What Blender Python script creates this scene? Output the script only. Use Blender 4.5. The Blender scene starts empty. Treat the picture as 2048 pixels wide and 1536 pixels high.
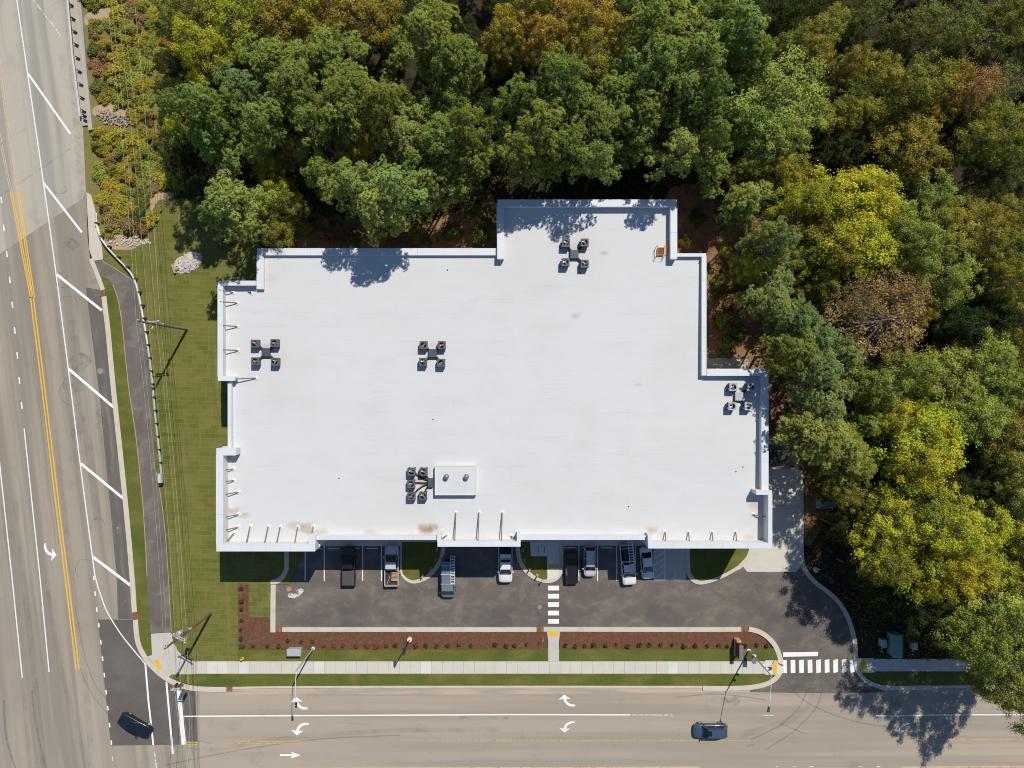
import bpy, bmesh, math, random
import numpy as np
from mathutils import Vector, Matrix

# ---------------------------------------------------------------- camera, sky, sun, exposure
SC = bpy.context.scene
COL = SC.collection
H = 101.4            # drone height (m)
F = 1420.0           # focal length in pixels of the 2048 px wide photograph


def P(px, py, z=0.0):
    """photo pixel -> world point lying at height z (nadir view)"""
    k = (H - z) / F
    return Vector(((px - 1024.0) * k, (768.0 - py) * k, z))


cam_d = bpy.data.cameras.new('drone_camera')
cam_d.sensor_fit = 'HORIZONTAL'
cam_d.sensor_width = 36.0
cam_d.lens = 36.0 * F / 2048.0
cam_d.clip_end = 2000.0
cam = bpy.data.objects.new('drone_camera', cam_d)
cam.location = (0, 0, H)
COL.objects.link(cam)
SC.camera = cam

SUN_EL = math.radians(52.8)
SUN_AZ = math.atan2(0.48, 0.88)          # clockwise from +Y, towards the sun
world = bpy.data.worlds.new('World')
SC.world = world
world.use_nodes = True
wn = world.node_tree
for n in list(wn.nodes):
    wn.nodes.remove(n)
sky = wn.nodes.new('ShaderNodeTexSky')
sky.sky_type = 'NISHITA'
sky.sun_disc = False
sky.sun_elevation = SUN_EL
sky.sun_rotation = SUN_AZ
sky.altitude = 100
sky.air_density = 1.0
sky.dust_density = 0.15
sky.ozone_density = 5.0
bgn = wn.nodes.new('ShaderNodeBackground')
bgn.inputs[1].default_value = 0.094
won = wn.nodes.new('ShaderNodeOutputWorld')
wn.links.new(sky.outputs[0], bgn.inputs[0])
wn.links.new(bgn.outputs[0], won.inputs[0])

sun_d = bpy.data.lights.new('sun', 'SUN')
sun_d.energy = 4.45
sun_d.angle = math.radians(0.53)
sun_d.color = (1.0, 0.945, 0.845)
sun = bpy.data.objects.new('sun', sun_d)
to_sun = Vector((math.sin(SUN_AZ) * math.cos(SUN_EL), math.cos(SUN_AZ) * math.cos(SUN_EL), math.sin(SUN_EL)))
sun.rotation_euler = to_sun.to_track_quat('Z', 'Y').to_euler()
sun.location = to_sun * 200
COL.objects.link(sun)

SC.view_settings.view_transform = 'Standard'
SC.view_settings.look = 'None'
SC.view_settings.exposure = 0.0
SC.view_settings.gamma = 1.0
SC.view_settings.use_curve_mapping = False
SC.render.engine = 'CYCLES'
SC.cycles.max_bounces = 6
SC.cycles.diffuse_bounces = 3
SC.cycles.glossy_bounces = 2
SC.cycles.transmission_bounces = 2
SC.cycles.transparent_max_bounces = 6
SC.cycles.use_denoising = True
SC.cycles.denoiser = 'OPENIMAGEDENOISE'
SC.cycles.denoising_input_passes = 'RGB_ALBEDO_NORMAL'
SC.cycles.denoising_prefilter = 'NONE'
SC.cycles.caustics_reflective = False
SC.cycles.caustics_refractive = False
SC.render.film_transparent = False
SC.cycles.pixel_filter_type = 'BLACKMAN_HARRIS'
SC.cycles.filter_width = 1.0

RND = random.Random(7)

# ---------------------------------------------------------------- helpers


def tag(o, label=None, cat=None, group=None, kind=None):
    if label:
        o['label'] = label
    if cat:
        o['category'] = cat
    if group:
        o['group'] = group
    if kind:
        o['kind'] = kind
    return o


def empty(name, loc=(0, 0, 0), rz=0.0):
    o = bpy.data.objects.new(name, None)
    o.location = loc
    o.rotation_euler = (0, 0, rz)
    o.empty_display_size = 0.3
    COL.objects.link(o)
    return o


def link(name, me, parent=None):
    o = bpy.data.objects.new(name, me)
    COL.objects.link(o)
    if parent is not None:
        o.parent = parent
    return o


def crom(pts, n=8, closed=False):
    """Catmull-Rom through points"""
    out = []
    m = len(pts)
    rng = range(m if closed else m - 1)
    for i in rng:
        p0 = pts[(i - 1) % m] if (closed or i > 0) else pts[0]
        p1 = pts[i % m]
        p2 = pts[(i + 1) % m]
        p3 = pts[(i + 2) % m] if (closed or i + 2 < m) else pts[-1]
        for k in range(n):
            t = k / n
            out.append(tuple(0.5 * ((2 * b) + (-a + c) * t + (2 * a - 5 * b + 4 * c - d) * t * t + (-a + 3 * b - 3 * c + d) * t ** 3)
                             for a, b, c, d in zip(p0, p1, p2, p3)))
    if not closed:
        out.append(tuple(pts[-1]))
    return out


class MB:
    """collects shapes for ONE mesh object"""

    def __init__(self):
        self.v = []
        self.f = []
        self.mi = []
        self.cur = 0

    def add(self, vs, fs):
        b = len(self.v)
        self.v.extend([tuple(x) for x in vs])
        for f in fs:
            self.f.append(tuple(i + b for i in f))
            self.mi.append(self.cur)
        return self

    def box(self, c, s, rz=0.0, taper=1.0):
        cx, cy, cz = c
        hx, hy, hz = s[0] / 2, s[1] / 2, s[2] / 2
        co, si = math.cos(rz), math.sin(rz)
        vs = []
        for z, k in ((-hz, 1.0), (hz, taper)):
            for x, y in ((-hx, -hy), (hx, -hy), (hx, hy), (-hx, hy)):
                x2, y2 = x * k, y * k
                vs.append((cx + x2 * co - y2 * si, cy + x2 * si + y2 * co, cz + z))
        return self.add(vs, [(3, 2, 1, 0), (4, 5, 6, 7), (0, 1, 5, 4), (1, 2, 6, 5), (2, 3, 7, 6), (3, 0, 4, 7)])

    def b6(self, x0, x1, y0, y1, z0, z1):
        return self.box(((x0 + x1) / 2, (y0 + y1) / 2, (z0 + z1) / 2), (abs(x1 - x0), abs(y1 - y0), abs(z1 - z0)))

    def tube(self, pts, r, n=8, cap=True):
        pts = [Vector(p) for p in pts]
        rs = r if isinstance(r, (list, tuple)) else [r] * len(pts)
        base = len(self.v)
        vs, fs = [], []
        prev = None
        for i, p in enumerate(pts):
            d = (pts[min(i + 1, len(pts) - 1)] - pts[max(i - 1, 0)])
            d = d.normalized() if d.length > 1e-9 else Vector((0, 0, 1))
            if prev is None:
                a = Vector((0, 0, 1)) if abs(d.z) < 0.9 else Vector((1, 0, 0))
                u = d.cross(a).normalized()
            else:
                u = (prev - d * prev.dot(d))
                u = u.normalized() if u.length > 1e-6 else d.orthogonal().normalized()
            prev = u
            w = d.cross(u)
            for k in range(n):
                a = 2 * math.pi * k / n
                vs.append(p + (u * math.cos(a) + w * math.sin(a)) * rs[i])
        for i in range(len(pts) - 1):
            for k in range(n):
                k2 = (k + 1) % n
                fs.append((i * n + k, i * n + k2, (i + 1) * n + k2, (i + 1) * n + k))
        if cap:
            fs.append(tuple(range(n - 1, -1, -1)))
            fs.append(tuple((len(pts) - 1) * n + k for k in range(n)))
        return self.add(vs, fs)

    def lathe(self, prof, c=(0, 0, 0), n=16):
        vs, fs = [], []
        for r, z in prof:
            for k in range(n):
                a = 2 * math.pi * k / n
                vs.append((c[0] + r * math.cos(a), c[1] + r * math.sin(a), c[2] + z))
        m = len(prof)
        for i in range(m - 1):
            for k in range(n):
                k2 = (k + 1) % n
                fs.append((i * n + k, i * n + k2, (i + 1) * n + k2, (i + 1) * n + k))
        fs.append(tuple(range(n - 1, -1, -1)))
        fs.append(tuple((m - 1) * n + k for k in range(n)))
        return self.add(vs, fs)

    def prism(self, pts, z0, z1):
        """pts: world (x, y) outline"""
        a = sum(pts[i][0] * pts[(i + 1) % len(pts)][1] - pts[(i + 1) % len(pts)][0] * pts[i][1] for i in range(len(pts)))
        if a < 0:
            pts = pts[::-1]
        n = len(pts)
        vs = [(x, y, z1) for x, y in pts] + [(x, y, z0) for x, y in pts]
        fs = [tuple(range(n))]
        for i in range(n):
            j = (i + 1) % n
            fs.append((j, i, i + n, j + n))
        return self.add(vs, fs)

    def sheet(self, pts, z):
        a = sum(pts[i][0] * pts[(i + 1) % len(pts)][1] - pts[(i + 1) % len(pts)][0] * pts[i][1] for i in range(len(pts)))
        if a < 0:
            pts = pts[::-1]
        return self.add([(x, y, z) for x, y in pts], [tuple(range(len(pts)))])

    def build(self, name, mat, parent=None, smooth=False):
        me = bpy.data.meshes.new(name)
        me.from_pydata(self.v, [], self.f)
        mats = mat if isinstance(mat, (list, tuple)) else [mat]
        for m in mats:
            me.materials.append(m)
        if len(mats) > 1:
            me.polygons.foreach_set('material_index', self.mi)
        if smooth:
            me.polygons.foreach_set('use_smooth', [True] * len(me.polygons))
        me.update()
        return link(name, me, parent)


def G(pts, z=0.0):
    """pixel outline -> world xy outline"""
    return [tuple(P(x, y, z)[:2]) for x, y in pts]


def ribbon_outline(pts, w):
    """pixel polyline -> pixel outline of a band of width w"""
    L, R = [], []
    n = len(pts)
    for i in range(n):
        a = pts[max(i - 1, 0)]
        b = pts[min(i + 1, n - 1)]
        dx, dy = b[0] - a[0], b[1] - a[1]
        l = math.hypot(dx, dy) or 1
        nx, ny = -dy / l, dx / l
        ww = w[i] if isinstance(w, (list, tuple)) else w
        L.append((pts[i][0] + nx * ww / 2, pts[i][1] + ny * ww / 2))
        R.append((pts[i][0] - nx * ww / 2, pts[i][1] - ny * ww / 2))
    return L, R


def ribbon(mb, pts, w, z0, z1=None):
    """band along a pixel polyline: sheet at z0, or prism z0..z1"""
    L, R = ribbon_outline(pts, w)
    L, R = G(L), G(R)
    n = len(L)
    if z1 is None:
        vs = [(x, y, z0) for x, y in L] + [(x, y, z0) for x, y in R]
        fs = [(i, i + 1, n + i + 1, n + i) for i in range(n - 1)]
        # orientation upward
        a, b, c = Vector(vs[0]), Vector(vs[1]), Vector(vs[n + 1])
        if (b - a).cross(c - a).z < 0:
            fs = [f[::-1] for f in fs]
        return mb.add(vs, fs)
    vs = [(x, y, z1) for x, y in L] + [(x, y, z1) for x, y in R] + [(x, y, z0) for x, y in L] + [(x, y, z0) for x, y in R]
    fs = []
    for i in range(n - 1):
        fs += [(i, i + 1, n + i + 1, n + i), (i + 1, i, 2 * n + i, 2 * n + i + 1), (n + i, n + i + 1, 3 * n + i + 1, 3 * n + i)]
    fs += [(0, n, 3 * n, 2 * n), (2 * n - 1, n - 1, 3 * n - 1, 4 * n - 1)]
    a, b, c = Vector(vs[0]), Vector(vs[1]), Vector(vs[n + 1])
    if (b - a).cross(c - a).z < 0:
        fs = [f[::-1] for f in fs]
    return mb.add(vs, fs)


def ordinal(i):
    w = ['first', 'second', 'third', 'fourth', 'fifth', 'sixth', 'seventh', 'eighth', 'ninth', 'tenth', 'eleventh', 'twelfth',
         'thirteenth', 'fourteenth', 'fifteenth', 'sixteenth', 'seventeenth', 'eighteenth', 'nineteenth', 'twentieth']
    if i < 20:
        return w[i]
    tens = {20: 'twenty', 30: 'thirty', 40: 'forty', 50: 'fifty', 60: 'sixty', 70: 'seventy'}
    t = (i + 1) // 10 * 10
    u = (i + 1) % 10
    return tens[t] + '-' + w[u - 1] if u else {20: 'twentieth', 30: 'thirtieth', 40: 'fortieth', 50: 'fiftieth', 60: 'sixtieth'}[t]


# ---------------------------------------------------------------- materials
def new_mat(name):
    m = bpy.data.materials.new(name)
    m.use_nodes = True
    nt = m.node_tree
    for n in list(nt.nodes):
        nt.nodes.remove(n)
    out = nt.nodes.new('ShaderNodeOutputMaterial')
    return m, nt, out


def rgb(c):
    return (c[0], c[1], c[2], 1.0)


def mixc(nt, fac, a, b, mode='MIX'):
    n = nt.nodes.new('ShaderNodeMix')
    n.data_type = 'RGBA'
    n.blend_type = mode
    if isinstance(fac, (int, float)):
        n.inputs[0].default_value = fac
    else:
        nt.links.new(fac, n.inputs[0])
    for s, x in ((n.inputs[6], a), (n.inputs[7], b)):
        if isinstance(x, (tuple, list)):
            s.default_value = rgb(x)
        else:
            nt.links.new(x, s)
    return n.outputs[2]


def ramp(nt, v, lo, hi):
    n = nt.nodes.new('ShaderNodeMapRange')
    n.interpolation_type = 'SMOOTHSTEP'
    nt.links.new(v, n.inputs[0])
    n.inputs[1].default_value = lo
    n.inputs[2].default_value = hi
    return n.outputs[0]


def math_(nt, op, a, b=None):
    n = nt.nodes.new('ShaderNodeMath')
    n.operation = op
    for i, x in enumerate((a, b)):
        if x is None:
            continue
        if isinstance(x, (int, float)):
            n.inputs[i].default_value = x
        else:
            nt.links.new(x, n.inputs[i])
    return n.outputs[0]


def mapped(nt, sc=(1, 1, 1), rot=0.0, off=(0, 0, 0), gen='Object'):
    tc = nt.nodes.new('ShaderNodeTexCoord')
    mp0 = nt.nodes.new('ShaderNodeMapping')
    mp0.inputs['Rotation'].default_value = (0, 0, math.radians(rot))
    nt.links.new(tc.outputs[gen], mp0.inputs[0])
    mp = nt.nodes.new('ShaderNodeMapping')
    mp.inputs['Scale'].default_value = sc
    mp.inputs['Location'].default_value = off
    nt.links.new(mp0.outputs[0], mp.inputs[0])
    return mp.outputs[0]


def noise(nt, sc=(1, 1, 1), rot=0.0, off=(0, 0, 0), det=5.0, rough=0.55, dist=0.0, gen='Object'):
    n = nt.nodes.new('ShaderNodeTexNoise')
    n.inputs['Scale'].default_value = 1.0
    n.inputs['Detail'].default_value = det
    n.inputs['Roughness'].default_value = rough
    n.inputs['Distortion'].default_value = dist
    nt.links.new(mapped(nt, sc, rot, off, gen), n.inputs['Vector'])
    return n.outputs['Fac']


def layered(name, base, layers=(), rough=0.9, bump=0.0, bsc=8.0, spec=0.25, metal=0.0, coat=0.0, extra=None):
    m, nt, out = new_mat(name)
    col = base
    if not layers and extra is None:
        pass
    for i, L in enumerate(layers):
        sc = L.get('sc', 1.0)
        if isinstance(sc, (int, float)):
            sc = (sc, sc, sc)
        v = noise(nt, sc, L.get('rot', 0), (i * 3.7, i * 9.1, 1.3 * i), L.get('det', 5), L.get('rough', 0.6), L.get('dist', 0))
        f = ramp(nt, v, L.get('lo', 0.4), L.get('hi', 0.6))
        f = math_(nt, 'MULTIPLY', f, L.get('amt', 1.0))
        col = mixc(nt, f, col, L['col'])
    if extra:
        col = extra(nt, col)
    b = nt.nodes.new('ShaderNodeBsdfPrincipled')
    if isinstance(col, (tuple, list)):
        b.inputs['Base Color'].default_value = rgb(col)
    else:
        nt.links.new(col, b.inputs['Base Color'])
    b.inputs['Roughness'].default_value = rough
    b.inputs['Specular IOR Level'].default_value = spec
    b.inputs['Metallic'].default_value = metal
    b.inputs['Coat Weight'].default_value = coat
    b.inputs['Coat Roughness'].default_value = 0.08
    if bump:
        bn = nt.nodes.new('ShaderNodeBump')
        bn.inputs['Strength'].default_value = bump
        bn.inputs['Distance'].default_value = 0.05
        nt.links.new(noise(nt, (bsc, bsc, bsc) if isinstance(bsc, (int, float)) else bsc, det=6), bn.inputs['Height'])
        nt.links.new(bn.outputs[0], b.inputs['Normal'])
    nt.links.new(b.outputs[0], out.inputs[0])
    return m


M = {}
ROT = -7.3   # lane direction of the left road, degrees from +Y

M['road_side'] = layered('road_side_asphalt', (0.325, 0.280, 0.224), [
    dict(col=(0.245, 0.212, 0.172), sc=(0.55, 0.012, 1), rot=ROT, lo=0.40, hi=0.60, amt=0.95, det=3),
    dict(col=(0.385, 0.340, 0.275), sc=(0.35, 0.02, 1), rot=ROT, lo=0.52, hi=0.70, amt=0.7, det=3),
    dict(col=(0.265, 0.228, 0.188), sc=0.06, lo=0.45, hi=0.7, amt=0.5),
    dict(col=(0.40, 0.35, 0.29), sc=6.0, lo=0.55, hi=0.75, amt=0.35, det=8),
    dict(col=(0.14, 0.125, 0.115), sc=(3.0, 0.06, 1), rot=ROT, lo=0.66, hi=0.74, amt=0.35, det=3),
    dict(col=(0.18, 0.16, 0.14), sc=0.22, lo=0.56, hi=0.80, amt=0.6, det=9, rough=0.7),
    dict(col=(0.15, 0.135, 0.12), sc=1.3, lo=0.66, hi=0.78, amt=0.6)], rough=0.92, bump=0.25, bsc=14)
M['road_front'] = layered('road_front_asphalt', (0.375, 0.318, 0.250), [
    dict(col=(0.290, 0.250, 0.203), sc=(0.012, 0.42, 1), lo=0.42, hi=0.62, amt=0.75, det=3),
    dict(col=(0.430, 0.370, 0.295), sc=(0.015, 0.30, 1), lo=0.52, hi=0.72, amt=0.7, det=3),
    dict(col=(0.30, 0.255, 0.21), sc=0.07, lo=0.48, hi=0.72, amt=0.45),
    dict(col=(0.45, 0.39, 0.32), sc=6.0, lo=0.55, hi=0.75, amt=0.35, det=8),
    dict(col=(0.15, 0.135, 0.125), sc=(0.05, 3.0, 1), rot=4, lo=0.68, hi=0.76, amt=0.3, det=3),
    dict(col=(0.20, 0.18, 0.155), sc=0.2, lo=0.56, hi=0.80, amt=0.6, det=9, rough=0.7),
    dict(col=(0.15, 0.135, 0.12), sc=1.1, lo=0.67, hi=0.79, amt=0.6)], rough=0.92, bump=0.25, bsc=14)
M['bridge_concrete'] = layered('bridge_deck_concrete', (0.430, 0.385, 0.315), [
    dict(col=(0.27, 0.252, 0.225), sc=(0.45, 0.012, 1), rot=ROT, lo=0.42, hi=0.66, amt=0.8, det=3),
    dict(col=(0.43, 0.38, 0.30), sc=(0.3, 0.02, 1), rot=ROT, lo=0.55, hi=0.75, amt=0.5, det=3),
    dict(col=(0.30, 0.28, 0.25), sc=0.35, lo=0.5, hi=0.7, amt=0.45, dist=0.6),
    dict(col=(0.44, 0.41, 0.36), sc=7.0, lo=0.55, hi=0.75, amt=0.3, det=8)], rough=0.9, bump=0.2, bsc=12)
M['dark_patch'] = layered('newer_asphalt', (0.118, 0.104, 0.094), [
    dict(col=(0.165, 0.148, 0.134), sc=0.12, lo=0.42, hi=0.68, amt=0.7),
    dict(col=(0.085, 0.075, 0.070), sc=0.5, lo=0.5, hi=0.75, amt=0.4),
    dict(col=(0.19, 0.175, 0.16), sc=7.0, lo=0.55, hi=0.8, amt=0.35, det=8)], rough=0.9, bump=0.25, bsc=16)
M['shoulder'] = layered('shoulder_asphalt', (0.128, 0.113, 0.099), [
    dict(col=(0.215, 0.188, 0.158), sc=(0.7, 0.07, 1), rot=ROT, lo=0.48, hi=0.68, amt=0.85),
    dict(col=(0.105, 0.095, 0.09), sc=0.5, lo=0.5, hi=0.72, amt=0.5),
    dict(col=(0.33, 0.27, 0.20), sc=0.9, lo=0.62, hi=0.75, amt=0.6),
    dict(col=(0.24, 0.22, 0.2), sc=6.0, lo=0.55, hi=0.8, amt=0.35, det=8)], rough=0.92, bump=0.25, bsc=16)
M['path'] = layered('path_asphalt', (0.140, 0.120, 0.108), [
    dict(col=(0.215, 0.188, 0.165), sc=0.42, lo=0.45, hi=0.68, amt=0.7, dist=0.8),
    dict(col=(0.085, 0.075, 0.072), sc=0.25, lo=0.48, hi=0.7, amt=0.6),
    dict(col=(0.30, 0.25, 0.20), sc=1.3, lo=0.66, hi=0.78, amt=0.6),
    dict(col=(0.20, 0.18, 0.165), sc=8.0, lo=0.55, hi=0.8, amt=0.35, det=8)], rough=0.92, bump=0.3, bsc=14)
M['lot'] = layered('parking_asphalt', (0.134, 0.114, 0.098), [
    dict(col=(0.225, 0.197, 0.160), sc=(0.34, 0.52, 1), lo=0.42, hi=0.70, amt=0.75, dist=0.3, det=9, rough=0.68),
    dict(col=(0.085, 0.074, 0.071), sc=0.16, lo=0.46, hi=0.68, amt=0.55),
    dict(col=(0.285, 0.250, 0.198), sc=0.8, lo=0.56, hi=0.78, amt=0.6, dist=0.4, det=9, rough=0.7),
    dict(col=(0.20, 0.18, 0.16), sc=7.0, lo=0.55, hi=0.8, amt=0.4, det=8)], rough=0.92, bump=0.3, bsc=14)
M['concrete'] = layered('sidewalk_concrete', (0.56, 0.525, 0.455), [
    dict(col=(0.48, 0.45, 0.40), sc=0.5, lo=0.45, hi=0.7, amt=0.5),
    dict(col=(0.62, 0.59, 0.52), sc=3.0, lo=0.5, hi=0.75, amt=0.4),
    dict(col=(0.38, 0.35, 0.31), sc=1.4, lo=0.68, hi=0.8, amt=0.35)], rough=0.88, bump=0.12, bsc=12)
M['concrete_b'] = layered('sidewalk_concrete_pale', (0.62, 0.60, 0.55), [
    dict(col=(0.53, 0.50, 0.45), sc=0.6, lo=0.45, hi=0.7, amt=0.5),
    dict(col=(0.42, 0.39, 0.35), sc=1.6, lo=0.68, hi=0.8, amt=0.3)], rough=0.88, bump=0.12, bsc=12)
M['concrete_c'] = layered('sidewalk_concrete_grey', (0.505, 0.475, 0.415), [
    dict(col=(0.44, 0.415, 0.37), sc=0.6, lo=0.45, hi=0.7, amt=0.5),
    dict(col=(0.36, 0.33, 0.30), sc=1.6, lo=0.68, hi=0.8, amt=0.35)], rough=0.88, bump=0.12, bsc=12)
M['concrete_d'] = layered('sidewalk_concrete_cool', (0.55, 0.52, 0.465), [
    dict(col=(0.49, 0.46, 0.41), sc=0.5, lo=0.45, hi=0.7, amt=0.5),
    dict(col=(0.40, 0.37, 0.33), sc=1.4, lo=0.68, hi=0.8, amt=0.35)], rough=0.88, bump=0.12, bsc=12)
M['joint'] = layered('joint_concrete', (0.30, 0.275, 0.235), [dict(col=(0.2, 0.18, 0.15), sc=2, amt=0.5)])
M['kerb'] = layered('kerb_concrete', (0.55, 0.495, 0.405), [
    dict(col=(0.45, 0.40, 0.33), sc=0.7, lo=0.45, hi=0.7, amt=0.6),
    dict(col=(0.62, 0.57, 0.48), sc=3.0, lo=0.5, hi=0.75, amt=0.4),
    dict(col=(0.33, 0.28, 0.23), sc=1.5, lo=0.66, hi=0.8, amt=0.4)], rough=0.9, bump=0.12, bsc=12)
M['gutter'] = layered('gutter_dust', (0.46, 0.375, 0.275), [
    dict(col=(0.30, 0.265, 0.225), sc=(0.1, 1.2, 1), lo=0.4, hi=0.65, amt=0.8),
    dict(col=(0.43, 0.36, 0.28), sc=1.5, lo=0.55, hi=0.75, amt=0.5)], rough=0.95)
M['white_paint'] = layered('white_road_paint', (0.78, 0.78, 0.76), [
    dict(col=(0.66, 0.65, 0.62), sc=2.5, lo=0.5, hi=0.7, amt=0.5),
    dict(col=(0.40, 0.38, 0.35), sc=5.0, lo=0.64, hi=0.74, amt=0.6, det=8)], rough=0.7)


def worn_paint(name, c, lo, hi, amt=1.0, sc=2.2):
    m, nt, out = new_mat(name)
    v = noise(nt, (sc, sc, 1), det=9, rough=0.7)
    f = math_(nt, 'MULTIPLY', ramp(nt, v, lo, hi), amt)
    b = nt.nodes.new('ShaderNodeBsdfPrincipled')
    b.inputs['Base Color'].default_value = rgb(c)
    b.inputs['Roughness'].default_value = 0.8
    t = nt.nodes.new('ShaderNodeBsdfTransparent')
    mx = nt.nodes.new('ShaderNodeMixShader')
    nt.links.new(f, mx.inputs[0])
    nt.links.new(t.outputs[0], mx.inputs[1])
    nt.links.new(b.outputs[0], mx.inputs[2])
    nt.links.new(mx.outputs[0], out.inputs[0])
    return m


M['worn_white'] = worn_paint('worn_white_paint', (0.66, 0.64, 0.60), 0.38, 0.55)
M['line_white'] = worn_paint('thin_white_paint', (0.74, 0.73, 0.70), 0.24, 0.42)
M['yellow_paint'] = worn_paint('yellow_road_paint', (0.72, 0.42, 0.045), 0.20, 0.36)
M['faded_yellow'] = worn_paint('faded_yellow_paint', (0.56, 0.36, 0.12), 0.30, 0.55)
M['cream_paint'] = worn_paint('faded_cream_paint', (0.60, 0.46, 0.26), 0.30, 0.50)
M['rubber_mark'] = worn_paint('tyre_rubber', (0.13, 0.115, 0.10), 0.22, 0.62, 0.24)
M['polish'] = worn_paint('wheel_path_grime', (0.17, 0.15, 0.13), 0.30, 0.80, 0.20, 0.35)
M['damp'] = worn_paint('oil_stain', (0.13, 0.12, 0.105), 0.38, 0.80, 0.42, 0.8)
M['dust'] = worn_paint('pale_dust', (0.42, 0.36, 0.28), 0.36, 0.80, 0.5, 0.9)
M['spill'] = worn_paint('dried_concrete_spill', (0.60, 0.58, 0.54), 0.40, 0.52)
M['tactile'] = layered('tactile_yellow', (0.74, 0.44, 0.025), [dict(col=(0.62, 0.36, 0.03), sc=3, amt=0.5)], rough=0.7)


def grass_extra(nt, col):
    bt = nt.nodes.new('ShaderNodeTexBrick')
    nt.links.new(mapped(nt, (1, 1, 1), 2.0), bt.inputs['Vector'])
    bt.inputs['Color1'].default_value = (0.05, 0.05, 0.05, 1)
    bt.inputs['Color2'].default_value = (0.66, 0.66, 0.66, 1)
    bt.inputs['Mortar'].default_value = (0.98, 0.98, 0.98, 1)
    bt.inputs['Scale'].default_value = 1.0
    bt.inputs['Mortar Size'].default_value = 0.045
    bt.inputs['Mortar Smooth'].default_value = 0.6
    bt.inputs['Brick Width'].default_value = 1.5
    bt.inputs['Row Height'].default_value = 0.66
    bt.inputs['Bias'].default_value = -0.1
    f = math_(nt, 'MULTIPLY', bt.outputs[0], 0.62)
    return mixc(nt, f, col, (0.225, 0.192, 0.066))


M['lawn'] = layered('sod_lawn', (0.108, 0.122, 0.024), [
    dict(col=(0.180, 0.162, 0.047), sc=0.16, lo=0.42, hi=0.66, amt=0.6),
    dict(col=(0.068, 0.100, 0.018), sc=0.10, lo=0.50, hi=0.70, amt=0.75),
    dict(col=(0.225, 0.175, 0.060), sc=(1.4, 0.08, 1), rot=-4, lo=0.55, hi=0.72, amt=0.55),
    dict(col=(0.06, 0.075, 0.018), sc=5.0, lo=0.52, hi=0.75, amt=0.45, det=8)], rough=1.0, bump=0.6, bsc=10, spec=0.1, extra=grass_extra)
M['verge'] = layered('verge_grass', (0.112, 0.124, 0.026), [
    dict(col=(0.180, 0.155, 0.045), sc=(0.25, 0.5, 1), lo=0.45, hi=0.68, amt=0.8),
    dict(col=(0.064, 0.098, 0.018), sc=0.22, lo=0.48, hi=0.70, amt=0.7),
    dict(col=(0.27, 0.20, 0.10), sc=0.9, lo=0.66, hi=0.78, amt=0.6),
    dict(col=(0.06, 0.075, 0.018), sc=5.0, lo=0.52, hi=0.75, amt=0.45, det=8)], rough=1.0, bump=0.6, bsc=10, spec=0.1)
M['mulch'] = layered('bark_mulch', (0.150, 0.070, 0.043), [
    dict(col=(0.215, 0.108, 0.068), sc=2.0, lo=0.45, hi=0.7, amt=0.7),
    dict(col=(0.070, 0.034, 0.024), sc=9.0, lo=0.45, hi=0.65, amt=0.7, det=8),
    dict(col=(0.27, 0.16, 0.10), sc=5.0, lo=0.66, hi=0.78, amt=0.5, det=8)], rough=1.0, bump=0.9, bsc=9, spec=0.1)
M['forest_floor'] = layered('shade_toned_litter', (0.034, 0.028, 0.018), [  # litter with the shade under the trees darkened into its colour
    dict(col=(0.055, 0.038, 0.024), sc=0.4, lo=0.45, hi=0.68, amt=0.8),
    dict(col=(0.050, 0.042, 0.018), sc=0.25, lo=0.48, hi=0.7, amt=0.7),
    dict(col=(0.055, 0.065, 0.018), sc=0.7, lo=0.56, hi=0.7, amt=0.7),
    dict(col=(0.14, 0.09, 0.055), sc=4.0, lo=0.6, hi=0.78, amt=0.5, det=8)], rough=1.0, bump=0.9, bsc=6, spec=0.1)
M['pine_straw'] = layered('pine_straw', (0.235, 0.130, 0.072), [
    dict(col=(0.33, 0.20, 0.115), sc=0.5, lo=0.45, hi=0.68, amt=0.8),
    dict(col=(0.10, 0.065, 0.035), sc=0.35, lo=0.48, hi=0.7, amt=0.7),
    dict(col=(0.10, 0.11, 0.03), sc=0.3, lo=0.52, hi=0.68, amt=0.8),
    dict(col=(0.40, 0.26, 0.16), sc=5.0, lo=0.6, hi=0.78, amt=0.5, det=8)], rough=1.0, bump=0.9, bsc=6, spec=0.1)
M['scrub'] = layered('rough_grass', (0.195, 0.175, 0.050), [
    dict(col=(0.215, 0.170, 0.070), sc=0.22, lo=0.45, hi=0.68, amt=0.8),
    dict(col=(0.130, 0.150, 0.030), sc=0.3, lo=0.48, hi=0.70, amt=0.8),
    dict(col=(0.17, 0.105, 0.045), sc=0.35, lo=0.62, hi=0.78, amt=0.4),
    dict(col=(0.05, 0.05, 0.016), sc=2.5, lo=0.55, hi=0.75, amt=0.6, det=8)], rough=1.0, bump=0.9, bsc=5, spec=0.1)
M['sand'] = layered('bare_sand', (0.43, 0.315, 0.20), [
    dict(col=(0.32, 0.225, 0.13), sc=0.8, lo=0.45, hi=0.7, amt=0.7),
    dict(col=(0.16, 0.13, 0.055), sc=1.1, lo=0.58, hi=0.72, amt=0.7)], rough=1.0, bump=0.5, bsc=5, spec=0.1)
M['rock'] = layered('pale_rock', (0.56, 0.50, 0.46), [
    dict(col=(0.34, 0.30, 0.27), sc=3, lo=0.45, hi=0.65, amt=0.8), dict(col=(0.58, 0.52, 0.46), sc=1.5, lo=0.55, hi=0.7, amt=0.6)], rough=0.95)
M['rubble'] = layered('grey_rubble', (0.37, 0.31, 0.26), [
    dict(col=(0.22, 0.18, 0.16), sc=3, lo=0.45, hi=0.65, amt=0.8)], rough=0.95)

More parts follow.
